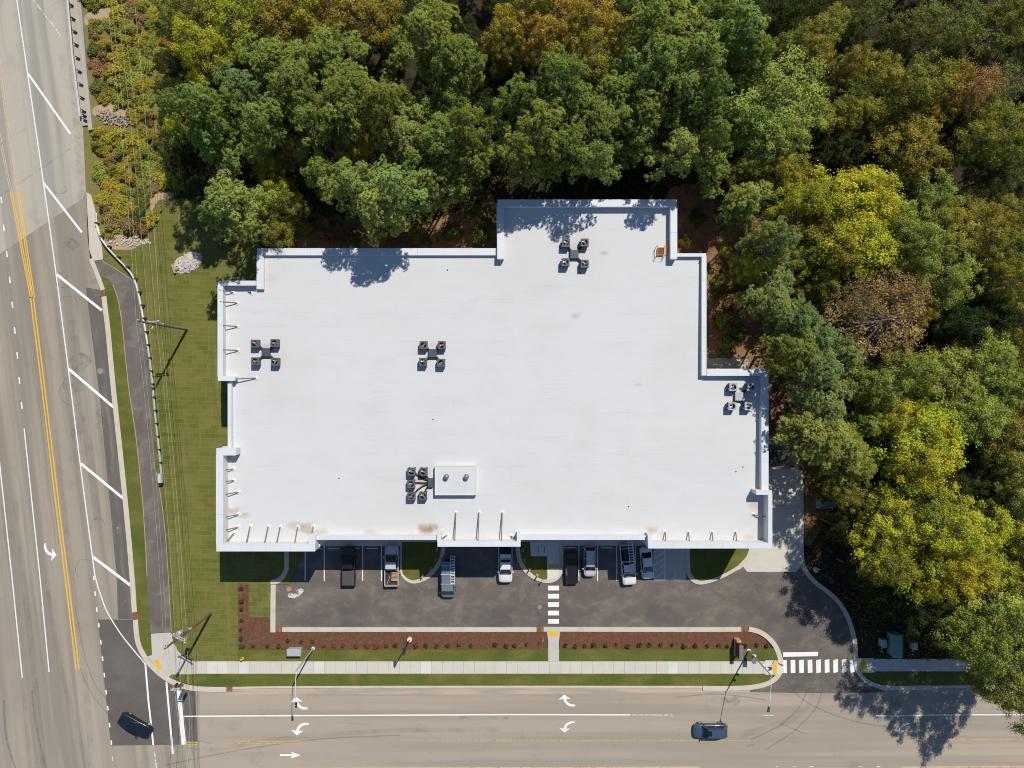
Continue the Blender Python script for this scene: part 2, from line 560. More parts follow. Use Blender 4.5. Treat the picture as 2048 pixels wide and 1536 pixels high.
# roof membrane: sheets with faint seams, dirt and rust stains that have a place of their own
STAINS = [(858, 1059, 1.7, 0.95), (845, 1056, 1.0, 0.5), (610, 1056, 1.5, 0.45), (592, 1052, 1.3, 0.35), (635, 1066, 1.2, 0.5), (463, 1022, 1.1, 0.65),
          (486, 1030, 0.8, 0.45), (1303, 1060, 1.0, 0.5), (1325, 1068, 1.0, 0.25), (1151, 632, 0.8, 0.35), (1207, 507, 0.6, 0.55), (1275, 770, 0.6, 0.4), (745, 1068, 1.2, 0.25),
          (845, 962, 1.1, 0.35), (535, 692, 0.7, 0.4), (1510, 1010, 1.2, 0.35), (866, 690, 1.0, 0.2), (534, 560, 1.4, 0.2), (1147, 500, 2.0, 0.22), (1500, 1075, 0.9, 0.3)]


def roof_extra(nt, col):
    bt = nt.nodes.new('ShaderNodeTexBrick')
    nt.links.new(mapped(nt, (1, 1, 1), 0.3), bt.inputs['Vector'])
    bt.inputs['Color1'].default_value = (0.0, 0.0, 0.0, 1)
    bt.inputs['Color2'].default_value = (0.25, 0.25, 0.25, 1)
    bt.inputs['Mortar'].default_value = (1, 1, 1, 1)
    bt.inputs['Scale'].default_value = 1.0
    bt.inputs['Mortar Size'].default_value = 0.02
    bt.inputs['Mortar Smooth'].default_value = 0.4
    bt.inputs['Brick Width'].default_value = 15.2
    bt.inputs['Row Height'].default_value = 1.83
    br = noise(nt, (0.25, 0.6, 1), off=(5, 2, 0))
    f = math_(nt, 'MULTIPLY', bt.outputs[0], ramp(nt, br, 0.42, 0.70))
    f = math_(nt, 'MULTIPLY', f, 0.6)
    col = mixc(nt, f, col, (0.42, 0.42, 0.42))
    tc = nt.nodes.new('ShaderNodeTexCoord')
    nv = nt.nodes.new('ShaderNodeTexNoise')
    nv.inputs['Scale'].default_value = 0.9
    nv.inputs['Detail'].default_value = 6
    nt.links.new(tc.outputs['Object'], nv.inputs['Vector'])
    for i, (px, py, r, a) in enumerate(STAINS):
        p = P(px, py, 8.7)
        vm = nt.nodes.new('ShaderNodeVectorMath')
        vm.operation = 'SUBTRACT'
        nt.links.new(tc.outputs['Object'], vm.inputs[0])
        vm.inputs[1].default_value = (p.x, p.y, p.z)
        vs = nt.nodes.new('ShaderNodeVectorMath')
        vs.operation = 'MULTIPLY'
        nt.links.new(vm.outputs[0], vs.inputs[0])
        vs.inputs[1].default_value = (0.75, 1.35, 0)
        ln = nt.nodes.new('ShaderNodeVectorMath')
        ln.operation = 'LENGTH'
        nt.links.new(vs.outputs[0], ln.inputs[0])
        d = math_(nt, 'ADD', math_(nt, 'DIVIDE', ln.outputs['Value'], r), math_(nt, 'MULTIPLY', nv.outputs['Fac'], 1.6))
        f = ramp(nt, d, 1.75, 0.75)
        col = mixc(nt, math_(nt, 'MULTIPLY', f, a), col, (0.36, 0.225, 0.115) if i % 3 else (0.30, 0.20, 0.11))
    return col


M['roof'] = layered('white_roof_membrane', (0.592, 0.598, 0.602), [
    dict(col=(0.565, 0.548, 0.52), sc=0.09, lo=0.46, hi=0.68, amt=0.45),
    dict(col=(0.618, 0.615, 0.605), sc=0.05, lo=0.50, hi=0.72, amt=0.7),
    dict(col=(0.53, 0.50, 0.465), sc=(0.12, 1.4, 1), lo=0.62, hi=0.78, amt=0.35, det=8),
    dict(col=(0.55, 0.53, 0.505), sc=(1.1, 0.25, 1), lo=0.62, hi=0.78, amt=0.3, det=8)], rough=0.75, bump=0.3, bsc=(0.45, 4.2, 1), extra=roof_extra)
M['coping'] = layered('white_metal_coping', (0.635, 0.655, 0.68), [dict(col=(0.58, 0.60, 0.63), sc=(0.35, 0.35, 1), lo=0.45, hi=0.6, amt=0.5)], rough=0.5, spec=0.4)
M['parapet'] = layered('parapet_membrane', (0.66, 0.645, 0.62), [dict(col=(0.55, 0.52, 0.48), sc=0.6, lo=0.5, hi=0.75, amt=0.5)], rough=0.8)
M['wall'] = layered('stucco_wall', (0.55, 0.52, 0.46), [dict(col=(0.48, 0.45, 0.40), sc=0.8, amt=0.4)], rough=0.9)
M['glass'] = layered('window_glass', (0.02, 0.03, 0.035), rough=0.08, spec=0.7)
M['frame_dark'] = layered('dark_aluminium', (0.06, 0.06, 0.065), rough=0.45, metal=0.3)
M['galv'] = layered('galvanised_steel', (0.50, 0.52, 0.54), [dict(col=(0.36, 0.38, 0.40), sc=5, amt=0.5)], rough=0.45, metal=0.35)
M['vent_metal'] = layered('shade_toned_vent_metal', (0.24, 0.25, 0.27), [dict(col=(0.16, 0.17, 0.19), sc=5, amt=0.5)], rough=0.4, metal=0.4)  # vent metal darkened to carry the shade of the side turned from the sun
M['rail_white'] = layered('weathered_rail_steel', (0.60, 0.61, 0.61), [dict(col=(0.40, 0.41, 0.42), sc=1.5, lo=0.5, hi=0.75, amt=0.6)], rough=0.5, metal=0.2)
M['steel_dark'] = layered('dark_bronze_steel', (0.035, 0.032, 0.030), rough=0.5)
M['brace'] = layered('rusty_brace_steel', (0.17, 0.125, 0.10), [dict(col=(0.24, 0.22, 0.21), sc=3, amt=0.6)], rough=0.75)
M['timber'] = layered('weathered_pole_timber', (0.26, 0.215, 0.18), [dict(col=(0.17, 0.13, 0.105), sc=(6, 6, 0.4), amt=0.7)], rough=0.9)
M['timber_red'] = layered('brown_pole_timber', (0.21, 0.11, 0.07), [dict(col=(0.13, 0.065, 0.045), sc=(6, 6, 0.4), amt=0.7)], rough=0.9)
M['post_wood'] = layered('treated_post_wood', (0.10, 0.075, 0.055), [dict(col=(0.05, 0.04, 0.03), sc=6, amt=0.7)], rough=0.9)
M['hvac'] = layered('hvac_grey_paint', (0.105, 0.108, 0.115), [dict(col=(0.075, 0.078, 0.085), sc=3, amt=0.5)], rough=0.55, spec=0.4)
M['hvac_dark'] = layered('hvac_dark_grille', (0.045, 0.048, 0.055), rough=0.6)
M['hvac_top'] = layered('hvac_pale_rim', (0.36, 0.37, 0.385), rough=0.5, spec=0.4)
M['duct'] = layered('lineset_cover', (0.045, 0.038, 0.032), [dict(col=(0.10, 0.07, 0.05), sc=3, amt=0.5)], rough=0.8)
M['hub'] = layered('slate_cover_box', (0.055, 0.075, 0.095), rough=0.5, spec=0.5)
M['hub_pale'] = layered('pale_cover_box', (0.42, 0.44, 0.46), rough=0.5)
M['blade'] = layered('fan_blade_metal', (0.30, 0.31, 0.33), rough=0.4, metal=0.3)
M['safety_yellow'] = layered('safety_yellow_paint', (0.70, 0.42, 0.02), [dict(col=(0.55, 0.31, 0.03), sc=4, amt=0.5)], rough=0.5)
M['hatch'] = layered('red_brown_hatch', (0.22, 0.065, 0.032), [dict(col=(0.16, 0.05, 0.03), sc=4, amt=0.5)], rough=0.7)
M['tan_wood'] = layered('tan_plywood', (0.60, 0.40, 0.19), [dict(col=(0.48, 0.31, 0.15), sc=4, amt=0.5)], rough=0.8)
M['rust'] = layered('rusty_iron', (0.22, 0.085, 0.045), [dict(col=(0.40, 0.22, 0.10), sc=4, amt=0.7), dict(col=(0.10, 0.05, 0.035), sc=7, amt=0.6)], rough=0.9)
M['manhole_tan'] = layered('tan_manhole', (0.46, 0.25, 0.12), [dict(col=(0.36, 0.20, 0.11), sc=5, amt=0.6)], rough=0.9)
M['cabinet'] = layered('grey_cabinet_paint', (0.40, 0.42, 0.42), [dict(col=(0.34, 0.36, 0.36), sc=2, amt=0.5)], rough=0.5)
M['cabinet_green'] = layered('green_cabinet_paint', (0.20, 0.34, 0.30), [dict(col=(0.15, 0.28, 0.26), sc=2, amt=0.5)], rough=0.6)
M['sign_red'] = layered('dark_red_sign', (0.16, 0.035, 0.03), rough=0.5)
M['sign_dark'] = layered('dark_sign_cap', (0.17, 0.165, 0.185), rough=0.6)
M['brick_tan'] = layered('tan_stone', (0.55, 0.36, 0.20), [dict(col=(0.42, 0.27, 0.16), sc=5, amt=0.6)], rough=0.9)
M['stop_red'] = layered('stop_sign_red', (0.30, 0.02, 0.02), rough=0.4)
M['sign_white'] = layered('white_sign', (0.75, 0.75, 0.75), rough=0.4)
M['alu'] = layered('bare_aluminium', (0.72, 0.73, 0.75), rough=0.4, metal=0.25)
M['wire'] = layered('weathered_conductor', (0.42, 0.38, 0.26), rough=0.6)
M['cable_dark'] = layered('black_cable', (0.05, 0.055, 0.045), rough=0.7)
M['porcelain'] = layered('porcelain', (0.62, 0.62, 0.60), rough=0.3)
M['signal_green'] = layered('signal_housing', (0.12, 0.19, 0.18), rough=0.5)
M['pallet'] = layered('pallet_wood', (0.52, 0.33, 0.19), [dict(col=(0.40, 0.25, 0.14), sc=(2, 9, 1), amt=0.6)], rough=0.9)
M['dumpster'] = layered('dumpster_grey', (0.10, 0.12, 0.12), rough=0.6)
M['block'] = layered('split_face_block', (0.42, 0.38, 0.33), [dict(col=(0.34, 0.31, 0.27), sc=3, amt=0.6)], rough=0.9)
M['tyre'] = layered('tyre_rubber_black', (0.018, 0.018, 0.018), rough=0.8)
M['rim'] = layered('alloy_rim', (0.45, 0.46, 0.47), rough=0.35, metal=0.6)
M['car_glass'] = layered('tinted_car_glass', (0.012, 0.016, 0.018), rough=0.06, spec=0.6)
M['lamp_clear'] = layered('clear_lamp_lens', (0.65, 0.67, 0.70), rough=0.15, spec=0.6)
M['lamp_red'] = layered('red_lamp_lens', (0.35, 0.012, 0.012), rough=0.2, spec=0.6)
M['bed_liner'] = layered('black_bed_liner', (0.035, 0.034, 0.034), [dict(col=(0.07, 0.065, 0.06), sc=4, amt=0.5)], rough=0.85)
M['tonneau'] = layered('soft_bed_cover', (0.075, 0.072, 0.07), rough=0.8)
M['bark'] = layered('bark', (0.20, 0.165, 0.135), [dict(col=(0.11, 0.085, 0.068), sc=(5, 5, 1.2), amt=0.8)], rough=0.95)
M['bark_pale'] = layered('pale_bark', (0.34, 0.31, 0.27), [dict(col=(0.20, 0.18, 0.15), sc=(5, 5, 1.2), amt=0.8)], rough=0.95)


def car_paint(name, c, rough=0.28):
    return layered(name, c, rough=rough, spec=0.5, coat=0.6)


def leaf_mat(name, transl=0.35, var=0.35):
    m, nt, out = new_mat(name)
    oi = nt.nodes.new('ShaderNodeObjectInfo')
    at = nt.nodes.new('ShaderNodeAttribute')
    at.attribute_name = 'tint'
    # leaf-to-leaf and clump-to-clump colour: tint.x brightness of the leaf itself, tint.y turns it towards autumn yellow
    sep = nt.nodes.new('ShaderNodeSeparateXYZ')
    nt.links.new(at.outputs['Vector'], sep.inputs[0])
    base = oi.outputs['Color']
    warm = mixc(nt, 1.0, base, (1.32, 1.04, 0.65), 'MULTIPLY')
    col = mixc(nt, math_(nt, 'MULTIPLY', sep.outputs[1], var), base, warm)
    hs = nt.nodes.new('ShaderNodeHueSaturation')
    nt.links.new(col, hs.inputs['Color'])
    nt.links.new(sep.outputs[0], hs.inputs['Value'])
    hs.inputs['Saturation'].default_value = 1.0
    rv = math_(nt, 'ADD', math_(nt, 'MULTIPLY', oi.outputs['Random'], 0.03), 0.476)
    nt.links.new(rv, hs.inputs['Hue'])
    d = nt.nodes.new('ShaderNodeBsdfDiffuse')
    t = nt.nodes.new('ShaderNodeBsdfTranslucent')
    g = nt.nodes.new('ShaderNodeBsdfGlossy')
    g.inputs['Roughness'].default_value = 0.45
    g.inputs['Color'].default_value = (0.5, 0.5, 0.5, 1)
    nt.links.new(hs.outputs[0], d.inputs[0])
    nt.links.new(hs.outputs[0], t.inputs[0])
    m1 = nt.nodes.new('ShaderNodeMixShader')
    m1.inputs[0].default_value = transl
    nt.links.new(d.outputs[0], m1.inputs[1])
    nt.links.new(t.outputs[0], m1.inputs[2])
    m2 = nt.nodes.new('ShaderNodeMixShader')
    m2.inputs[0].default_value = 0.004
    nt.links.new(m1.outputs[0], m2.inputs[1])
    nt.links.new(g.outputs[0], m2.inputs[2])
    nt.links.new(m2.outputs[0], out.inputs[0])
    return m


M['leaf'] = leaf_mat('broad_leaf', 0.20, 0.45)
M['needle'] = leaf_mat('pine_needle', 0.18, 0.45)

# ---------------------------------------------------------------- the setting: ground, roads, pavements
def structure(name, label, cat):
    o = empty(name)
    return tag(o, label, cat, kind='structure')


mb = MB()
mb.sheet([(-320, -320), (320, -320), (320, 320), (-320, 320)], 0.0)
tag(mb.build('ground', M['forest_floor']), 'brown leaf litter ground toned for shade under the woods around the building', 'ground', kind='structure')

straw = structure('pine_straw_floor', 'orange-brown pine straw ground between the building and the right-hand woods', 'ground')
mb = MB()
mb.sheet(G(crom([(1330, 395), (1420, 370), (1530, 400), (1590, 520), (1610, 700), (1640, 860), (1690, 960), (1660, 1010), (1612, 1090), (1560, 900), (1440, 800), (1380, 600)], 4, True)), 0.012)
mb.build('straw', M['pine_straw'], straw)
mb = MB()
mb.sheet(G(crom([(560, 440), (640, 425), (760, 440), (900, 430), (980, 380), (990, 520), (800, 530), (560, 520)], 4, True)), 0.010)
mb.build('straw', M['pine_straw'], straw)

# outline of the kerb line (road side) from the bridge down and round the corner
KERB_W = [(172, 385), (175, 470), (180, 515), (190, 545), (203, 578), (206, 600), (212, 660), (222, 768), (234, 880), (246, 995), (254, 1080), (260, 1152),
          (264, 1190), (268, 1240), (272, 1280), (279, 1301), (300, 1336), (330, 1361), (362, 1376), (390, 1381)]
left_road = structure('road', 'grey asphalt road with yellow centre lines running down the left side', 'road')
mb = MB()
pts = [(-420, -260), (120, -260), (140, 0), (165, 250)] + KERB_W + [(400, 1381), (400, 1900), (-420, 1900)]
mb.sheet(G(pts), 0.020)
mb.build('asphalt', M['road_side'], left_road)
mb = MB()
mb.sheet(G([(-420, -260), (120, -260), (141, 0), (166, 250), (172, 385), (166, 397), (0, 508), (-420, 790)]), 0.026)
mb.build('bridge_deck', M['bridge_concrete'], left_road)
mb = MB()
ribbon(mb, [(-60, 431), (0, 392), (60, 352), (141, 297)], 3.0, 0.030)
mb.build('expansion_joint', M['damp'], left_road)
# dusty shoulder along the bridge
mb = MB()
mb.sheet(G([(118, -40), (141, -40), (166, 250), (174, 390), (178, 500), (168, 500), (158, 395), (146, 250), (136, 120)]), 0.031)
mb.build('dust_strip', M['dust'], left_road)
mb = MB()
mb.sheet(G([(172, 575), (203, 580), (206, 600), (222, 768), (246, 995), (260, 1152), (266, 1215), (268, 1238), (236, 1238), (234, 1160), (224, 1050), (210, 905),
            (200, 800), (190, 720), (180, 640)]), 0.026)
mb.build('shoulder_patch', M['shoulder'], left_road)
mb = MB()
mb.sheet(G([(196, 1239), (268, 1239), (272, 1280), (279, 1301), (300, 1336), (330, 1361), (362, 1376), (391, 1381), (395, 1489), (222, 1491)]), 0.030)
mb.build('turn_lane_patch', M['dark_patch'], left_road)


def line(parent, pts, w, mat, z=0.036, name='lane_line'):
    b = MB()
    ribbon(b, pts, w, z)
    return b.build(name, mat, parent)


edge = crom([(30, -40), (34, 0), (56, 150), (88, 370), (112, 545), (140, 762), (161, 930), (185, 1113), (192, 1158), (205, 1200), (217, 1228), (240, 1265), (265, 1297), (291, 1328)], 6)
line(left_road, edge, 2.4, M['line_white'])
line(left_road, [(291, 1328), (297, 1400), (307, 1490)], 3.6, M['white_paint'], 0.038)
line(left_road, [(308.5, 1500), (313, 1534), (320, 1600)], 3.0, M['worn_white'], 0.038)
line(left_road, [(333, 1364), (339, 1430), (346, 1508)], 3.8, M['white_paint'], 0.038)
line(left_road, [(358, 1381), (363, 1440), (368, 1489)], 9.0, M['white_paint'], 0.039, 'stop_bar')
for a, b, w, m in (((67, 0), (115, 62), 2.4, 'worn_white'), ((115, 62), (124, 76), 1.6, 'worn_white'), ((57, 148), (141, 268), 4.2, 'white_paint'), ((87, 365), (164, 465), 4.2, 'white_paint'),
                   ((114, 549), (204, 621), 5.2, 'white_paint'), ((138, 738), (227, 814), 5.4, 'white_paint'), ((162, 927), (247, 997), 5.4, 'white_paint'), ((185, 1113), (262, 1171), 5.6, 'white_paint')):
    line(left_road, [a, b], w, M[m], 0.037, 'hatch_line')


def dbl(pts, gap, w, mat):
    for s in (-1, 1):
        line(left_road, [(x + s * gap / 2, y) for x, y in pts], w, mat, 0.037, 'yellow_line')


dbl(crom([(64, 594), (86, 768), (109, 960), (133, 1152), (155.5, 1338)], 5), 5.8, 2.7, M['yellow_paint'])
dbl([(23, 384), (43, 490), (63, 596)], 3.6, 2.1, M['yellow_paint'])
dbl([(37, 384), (52, 490), (68, 596)], 3.6, 2.1, M['yellow_paint'])
dbl(crom([(-8, 60), (0, 130), (12, 226), (24, 300), (37, 384)], 4), 3.4, 1.2, M['cream_paint'])
dbl(crom([(-8, 235), (0, 272), (11, 330), (23, 384)], 4), 3.4, 1.2, M['cream_paint'])
for x, y in ((3, 400), (8, 456), (14, 508), (20, 560), (25, 610), (30, 661), (35, 711), (39, 761), (44, 811)):
    line(left_road, [(x - 0.8, y - 6.5), (x + 0.8, y + 6.5)], 2.6, M['white_paint'], 0.037, 'lane_dash')
line(left_road, [(48.5, 857), (80, 1152), (98.5, 1344)], 2.4, M['line_white'])
line(left_road, [(-6, 880), (0, 930), (24, 1152), (45, 1356)], 2.4, M['line_white'])
for x, y in ((188, 1156), (190.5, 1187), (194, 1219), (198, 1250), (202, 1284), (205.5, 1317), (209, 1350), (212.5, 1384), (216, 1416), (219.5, 1450), (223, 1485), (225.5, 1517)):
    line(left_road, [(x - 0.5, y - 4.5), (x + 0.5, y + 4.5)], 2.6, M['white_paint'] if y < 1500 else M['worn_white'], 0.038, 'lane_dash')

# road along the front
front_road = structure('road', 'wide grey asphalt road running along the bottom edge with turn arrows', 'road')
mb = MB()
mb.sheet(G([(400, 1371), (1500, 1369), (1600, 1372), (1740, 1372), (2500, 1368), (2500, 1900), (398, 1900), (398, 1371)]), 0.014)
mb.build('asphalt', M['road_front'], front_road)
mb = MB()
mb.sheet(G([(400, 1373), (1520, 1372), (1540, 1384), (1200, 1386), (900, 1389), (600, 1388), (400, 1390)]), 0.020)
mb.build('gutter_dust', M['gutter'], front_road)
line(front_road, [(367, 1432.5), (512, 1431.5), (1024, 1429), (1260, 1429.5)], 2.6, M['white_paint'])
line(front_road, [(1260, 1429.5), (1345, 1430)], 2.0, M['worn_white'])
line(front_road, [(1525, 1430.5), (1545, 1430.5)], 2.2, M['worn_white'])
line(front_road, [(1752, 1431.5), (1900, 1429.5), (2120, 1429)], 2.4, M['line_white'])
for y in (1484.2, 1488):
    line(front_road, [(371, y), (396.5, y)], 1.8, M['yellow_paint'], 0.040, 'yellow_line')
for y in (1482.6, 1486.4):
    line(front_road, [(470, y + 0.4), (615, y)], 1.6, M['faded_yellow'], 0.036, 'yellow_line')
line(front_road, [(800, 1480), (1510, 1481)], 1.6, M['faded_yellow'], 0.036, 'yellow_line')
line(front_road, [(1830, 1479), (2120, 1478)], 1.8, M['faded_yellow'], 0.036, 'yellow_line')
line(front_road, [(420, 1537), (1100, 1535), (1400, 1534)], 2.2, M['cream_paint'], 0.036, 'edge_line')
line(front_road, [(1800, 1534), (2120, 1533)], 2.2, M['cream_paint'], 0.036, 'edge_line')
for x in (1548, 1583, 1618, 1718, 1752):
    line(front_road, [(x, 1533), (x + 9, 1533)], 1.8, M['worn_white'], 0.037, 'lane_dash')

ARW = [(413, 1050), (413, 1066), (380, 1068), (350, 1058), (325, 1035), (312, 1003), (272, 1012), (320, 966), (374, 1003), (335, 1003), (345, 1025), (365, 1042), (390, 1050)]
ARW = [((x - 340) / 4.0, (y - 1020) / 4.0) for x, y in ARW]


def arrow(parent, cx, cy, fn, mat, s=1.0):
    b = MB()
    b.sheet(G([(cx + fn(x, y)[0] * s, cy + fn(x, y)[1] * s) for x, y in ARW]), 0.038)
    b.build('turn_arrow', mat, parent)


arrow(front_road, 597, 1407, lambda x, y: (x, y), M['white_paint'])
arrow(front_road, 599, 1457, lambda x, y: (x, -y), M['white_paint'])
arrow(front_road, 1133, 1401.5, lambda x, y: (x, y), M['white_paint'], 0.95)
arrow(front_road, 1133, 1453, lambda x, y: (x, -y), M['line_white'], 0.9)
arrow(front_road, 1803, 1456, lambda x, y: (x, -y), M['line_white'], 0.95)
arrow(left_road, 100, 1105, lambda x, y: (-y, -x), M['white_paint'], 1.0)
b = MB()
b.sheet(G([(560, 1508), (584, 1508), (582, 1503.5), (602, 1510), (582, 1516.5), (584, 1512), (560, 1512)]), 0.038)
b.build('straight_arrow', M['white_paint'], front_road)

# tyre marks and stains on both roads
for par, pts, w in (
        (left_road, [(128 + 17 * math.cos(a), 560 + 15 * math.sin(a)) for a in np.linspace(0.6, 4.6, 14)], 1.2),
        (left_road, [(137 + 18 * math.cos(a), 607 + 15 * math.sin(a)) for a in np.linspace(3.2, 6.6, 14)], 1.2),
        (left_road, [(150 + 24 * math.cos(a), 770 + 20 * math.sin(a)) for a in np.linspace(2.6, 5.8, 14)], 1.5),
        (left_road, [(146 + 26 * math.cos(a), 785 + 26 * math.sin(a)) for a in np.linspace(1.0, 4.0, 14)], 1.2),
        (left_road, [(196 + 15 * math.cos(a), 1055 + 18 * math.sin(a)) for a in np.linspace(2.9, 6.0, 14)], 1.2),
        (left_road, [(168 + 17 * math.cos(a), 1138 + 20 * math.sin(a)) for a in np.linspace(2.2, 5.8, 14)], 1.3),
        (left_road, [(120 + 14 * math.cos(a), 378 + 9 * math.sin(a)) for a in np.linspace(-0.8, 2.6, 12)], 1.2),
        (left_road, crom([(150, 1210), (175, 1330), (215, 1400), (300, 1460), (420, 1485)], 8), 1.3),
        (left_road, crom([(140, 1225), (162, 1340), (205, 1415), (285, 1475), (400, 1500)], 8), 1.2),
        (left_road, crom([(8, 1400), (14, 1480), (40, 1560)], 8), 3.0),
        (left_road, crom([(64, 1380), (72, 1450), (98, 1560)], 8), 2.0),
        (left_road, crom([(75, 780), (90, 900), (112, 1090)], 6), 0.9),
        (left_road, crom([(82, 780), (97, 900), (118, 1090)], 6), 0.9),
        (front_road, crom([(330, 1530), (480, 1500), (640, 1478), (800, 1470)], 8), 1.6),
        (front_road, crom([(1500, 1480), (1560, 1450), (1600, 1410), (1615, 1375)], 8), 1.8),
        (front_road, crom([(1530, 1500), (1590, 1460), (1632, 1415), (1645, 1375)], 8), 1.6),
        (front_road, crom([(1350, 1395), (1420, 1388), (1480, 1392), (1530, 1400)], 8), 1.6),
        (front_road, crom([(1563, 1448), (1585, 1457), (1607, 1466)], 5), 1.6),
        (front_road, crom([(1560, 1330), (1600, 1395), (1700, 1440), (1820, 1460)], 8), 1.5)):
    b = MB()
    ribbon(b, [tuple(p) for p in pts], w * 1.5, 0.0335)
    b.build('tyre_mark', M['rubber_mark'], par)
for par, pts, w in (
        (left_road, crom([(96, 1180), (120, 1330), (150, 1440), (190, 1600)], 6), 10),
        (left_road, crom([(30, 1000), (50, 1180), (70, 1360), (95, 1600)], 6), 12),
        (left_road, crom([(8, 1010), (28, 1190), (46, 1370), (66, 1600)], 6), 9),
        (left_road, crom([(110, 860), (130, 1030), (150, 1200), (172, 1380), (190, 1600)], 6), 11),
        (left_road, crom([(145, 640), (160, 760), (178, 900), (196, 1040)], 6), 16),
        (front_road, crom([(420, 1500), (560, 1478), (760, 1462), (1000, 1458)], 6), 9),
        (front_road, crom([(1480, 1470), (1580, 1440), (1630, 1390)], 6), 14)):
    b = MB()
    ribbon(b, [tuple(p) for p in pts], w, 0.0325)
    b.build('wheel_path', M['polish'], par)
for par, x, y, rx, ry, m in ((left_road, 140, 488, 17, 13, 'damp'), (left_road, 178, 545, 28, 24, 'dust'), (left_road, 192, 572, 12, 18, 'dust'), (left_road, 160, 725, 22, 18, 'damp'), (left_road, 150, 770, 18, 16, 'damp'),
                             (front_road, 1468, 1402, 14, 12, 'damp'), (front_road, 1440, 1400, 20, 9, 'damp'), (front_road, 1790, 1408, 14, 18, 'damp'), (left_road, 152, 860, 12, 30, 'damp'),
                             (left_road, 197, 838, 8, 18, 'damp'), (front_road, 925, 1434.5, 8, 2.2, 'damp'), (front_road, 1012, 1435, 6, 3, 'damp'), (front_road, 985, 1436, 10, 3.5, 'dust'), (front_road, 1501, 1491, 9, 2.5, 'damp')):
    b = MB()
    b.sheet(G([(x + rx * math.cos(a) * (1 + 0.15 * math.sin(3 * a + x)), y + ry * math.sin(a) * (1 + 0.15 * math.cos(2 * a + y))) for a in np.linspace(0, 2 * math.pi, 22)[:-1]]), 0.0345)
    b.build('stain', M[m], par)


def disc(parent, x, y, r, mat, name='manhole_cover', z=0.040):
    b = MB()
    c = P(x, y)
    rr = r / 14.0
    b.lathe([(rr, 0.0), (rr, 0.012), (rr * 0.86, 0.012), (rr * 0.84, 0.006), (rr * 0.1, 0.008)], (c.x, c.y, z - 0.012), 20)
    return b.build(name, mat, parent)


disc(left_road, 201, 742, 6.2, layered('old_manhole', (0.30, 0.27, 0.20), [dict(col=(0.2, 0.18, 0.14), sc=6, amt=0.7)], rough=0.9))

# lawns -------------------------------------------------------------------------------------------
lawn = structure('lawn', 'green and straw sod lawn between the left path and the building', 'lawn')
mb = MB()
mb.prism(G([(207, 519), (218, 499), (262, 500), (298, 484), (303, 425), (318, 400), (346, 397), (420, 392), (470, 440), (530, 500), (560, 800), (600, 1120), (578, 1168), (541, 1168), (541, 1262),
            (541, 1299), (476, 1299), (476, 1323), (392, 1323), (375, 1318), (357, 1302), (347, 1282), (343, 1264), (337, 1152), (331, 1068), (322, 993), (312, 943), (300, 768), (296, 709), (283, 634), (276, 584), (270, 561), (232, 536)]), 0.0, 0.13)
mb.build('sod', M['lawn'], lawn)

verge = structure('verge', 'narrow grass strip between the kerb and the dark asphalt path', 'grass strip')
mb = MB()
mb.prism(G([(204, 556), (219, 559), (226, 569), (237, 601), (246, 659), (257, 768), (272, 870), (282, 965), (287, 1020), (292, 1100), (295, 1152), (297, 1190), (302, 1266), (305, 1309), (294, 1311), (281, 1284), (275, 1225),
            (272, 1165), (269, 1152), (256, 995), (244, 880), (232, 768), (222, 660), (213, 600)]), 0.0, 0.128)
mb.build('sod', M['verge'], verge)

front_verge = structure('verge', 'grass strips on both sides of the front sidewalk', 'grass strip')
mb = MB()
mb.prism(G([(388, 1299), (476, 1299), (552, 1299), (1090, 1298), (1096, 1298), (1118, 1298), (1480, 1298), (1550, 1296), (1556, 1310), (1556, 1350), (1546, 1360), (1525, 1368), (1490, 1371), (1405, 1371.5), (512, 1371.5), (430, 1373),
            (392, 1371), (360, 1362), (338, 1354), (345, 1348), (392, 1340)]), 0.0, 0.126)
mb.build('sod', M['verge'], front_verge)

right_verge = structure('verge', 'shaded grass strip between the right-hand sidewalk and the road kerb', 'grass strip')
mb = MB()
mb.prism(G([(1716, 1344), (2400, 1340), (2400, 1369), (1862, 1371), (1775, 1371), (1748, 1363), (1728, 1352)]), 0.0, 0.126)
mb.build('sod', M['verge'], right_verge)

scrub = structure('rough_ground', 'rough overgrown embankment below the power lines', 'ground')
mb = MB()
mb.sheet(G([(180, -200), (340, -200), (350, 200), (345, 398), (318, 401), (303, 425), (298, 484), (262, 500), (218, 499), (205, 518), (160, 390), (160, 260), (140, 0)]), 0.012)
mb.build('rough_grass', M['scrub'], scrub)
for pts in ([(172, 30), (205, 14), (222, 20), (220, 42), (196, 48), (172, 50)], [(303, 425), (300, 388), (322, 380), (345, 386), (347, 398), (322, 402), (308, 420)],
            [(208, 480), (232, 470), (262, 478), (300, 478), (298, 490), (258, 500), (226, 498)], [(188, 215), (215, 207), (240, 212), (262, 222), (255, 232), (190, 232)]):
    mb = MB()
    mb.sheet(G(crom(pts, 4, True)), 0.045)
    mb.build('bare_sand', M['sand'], scrub)

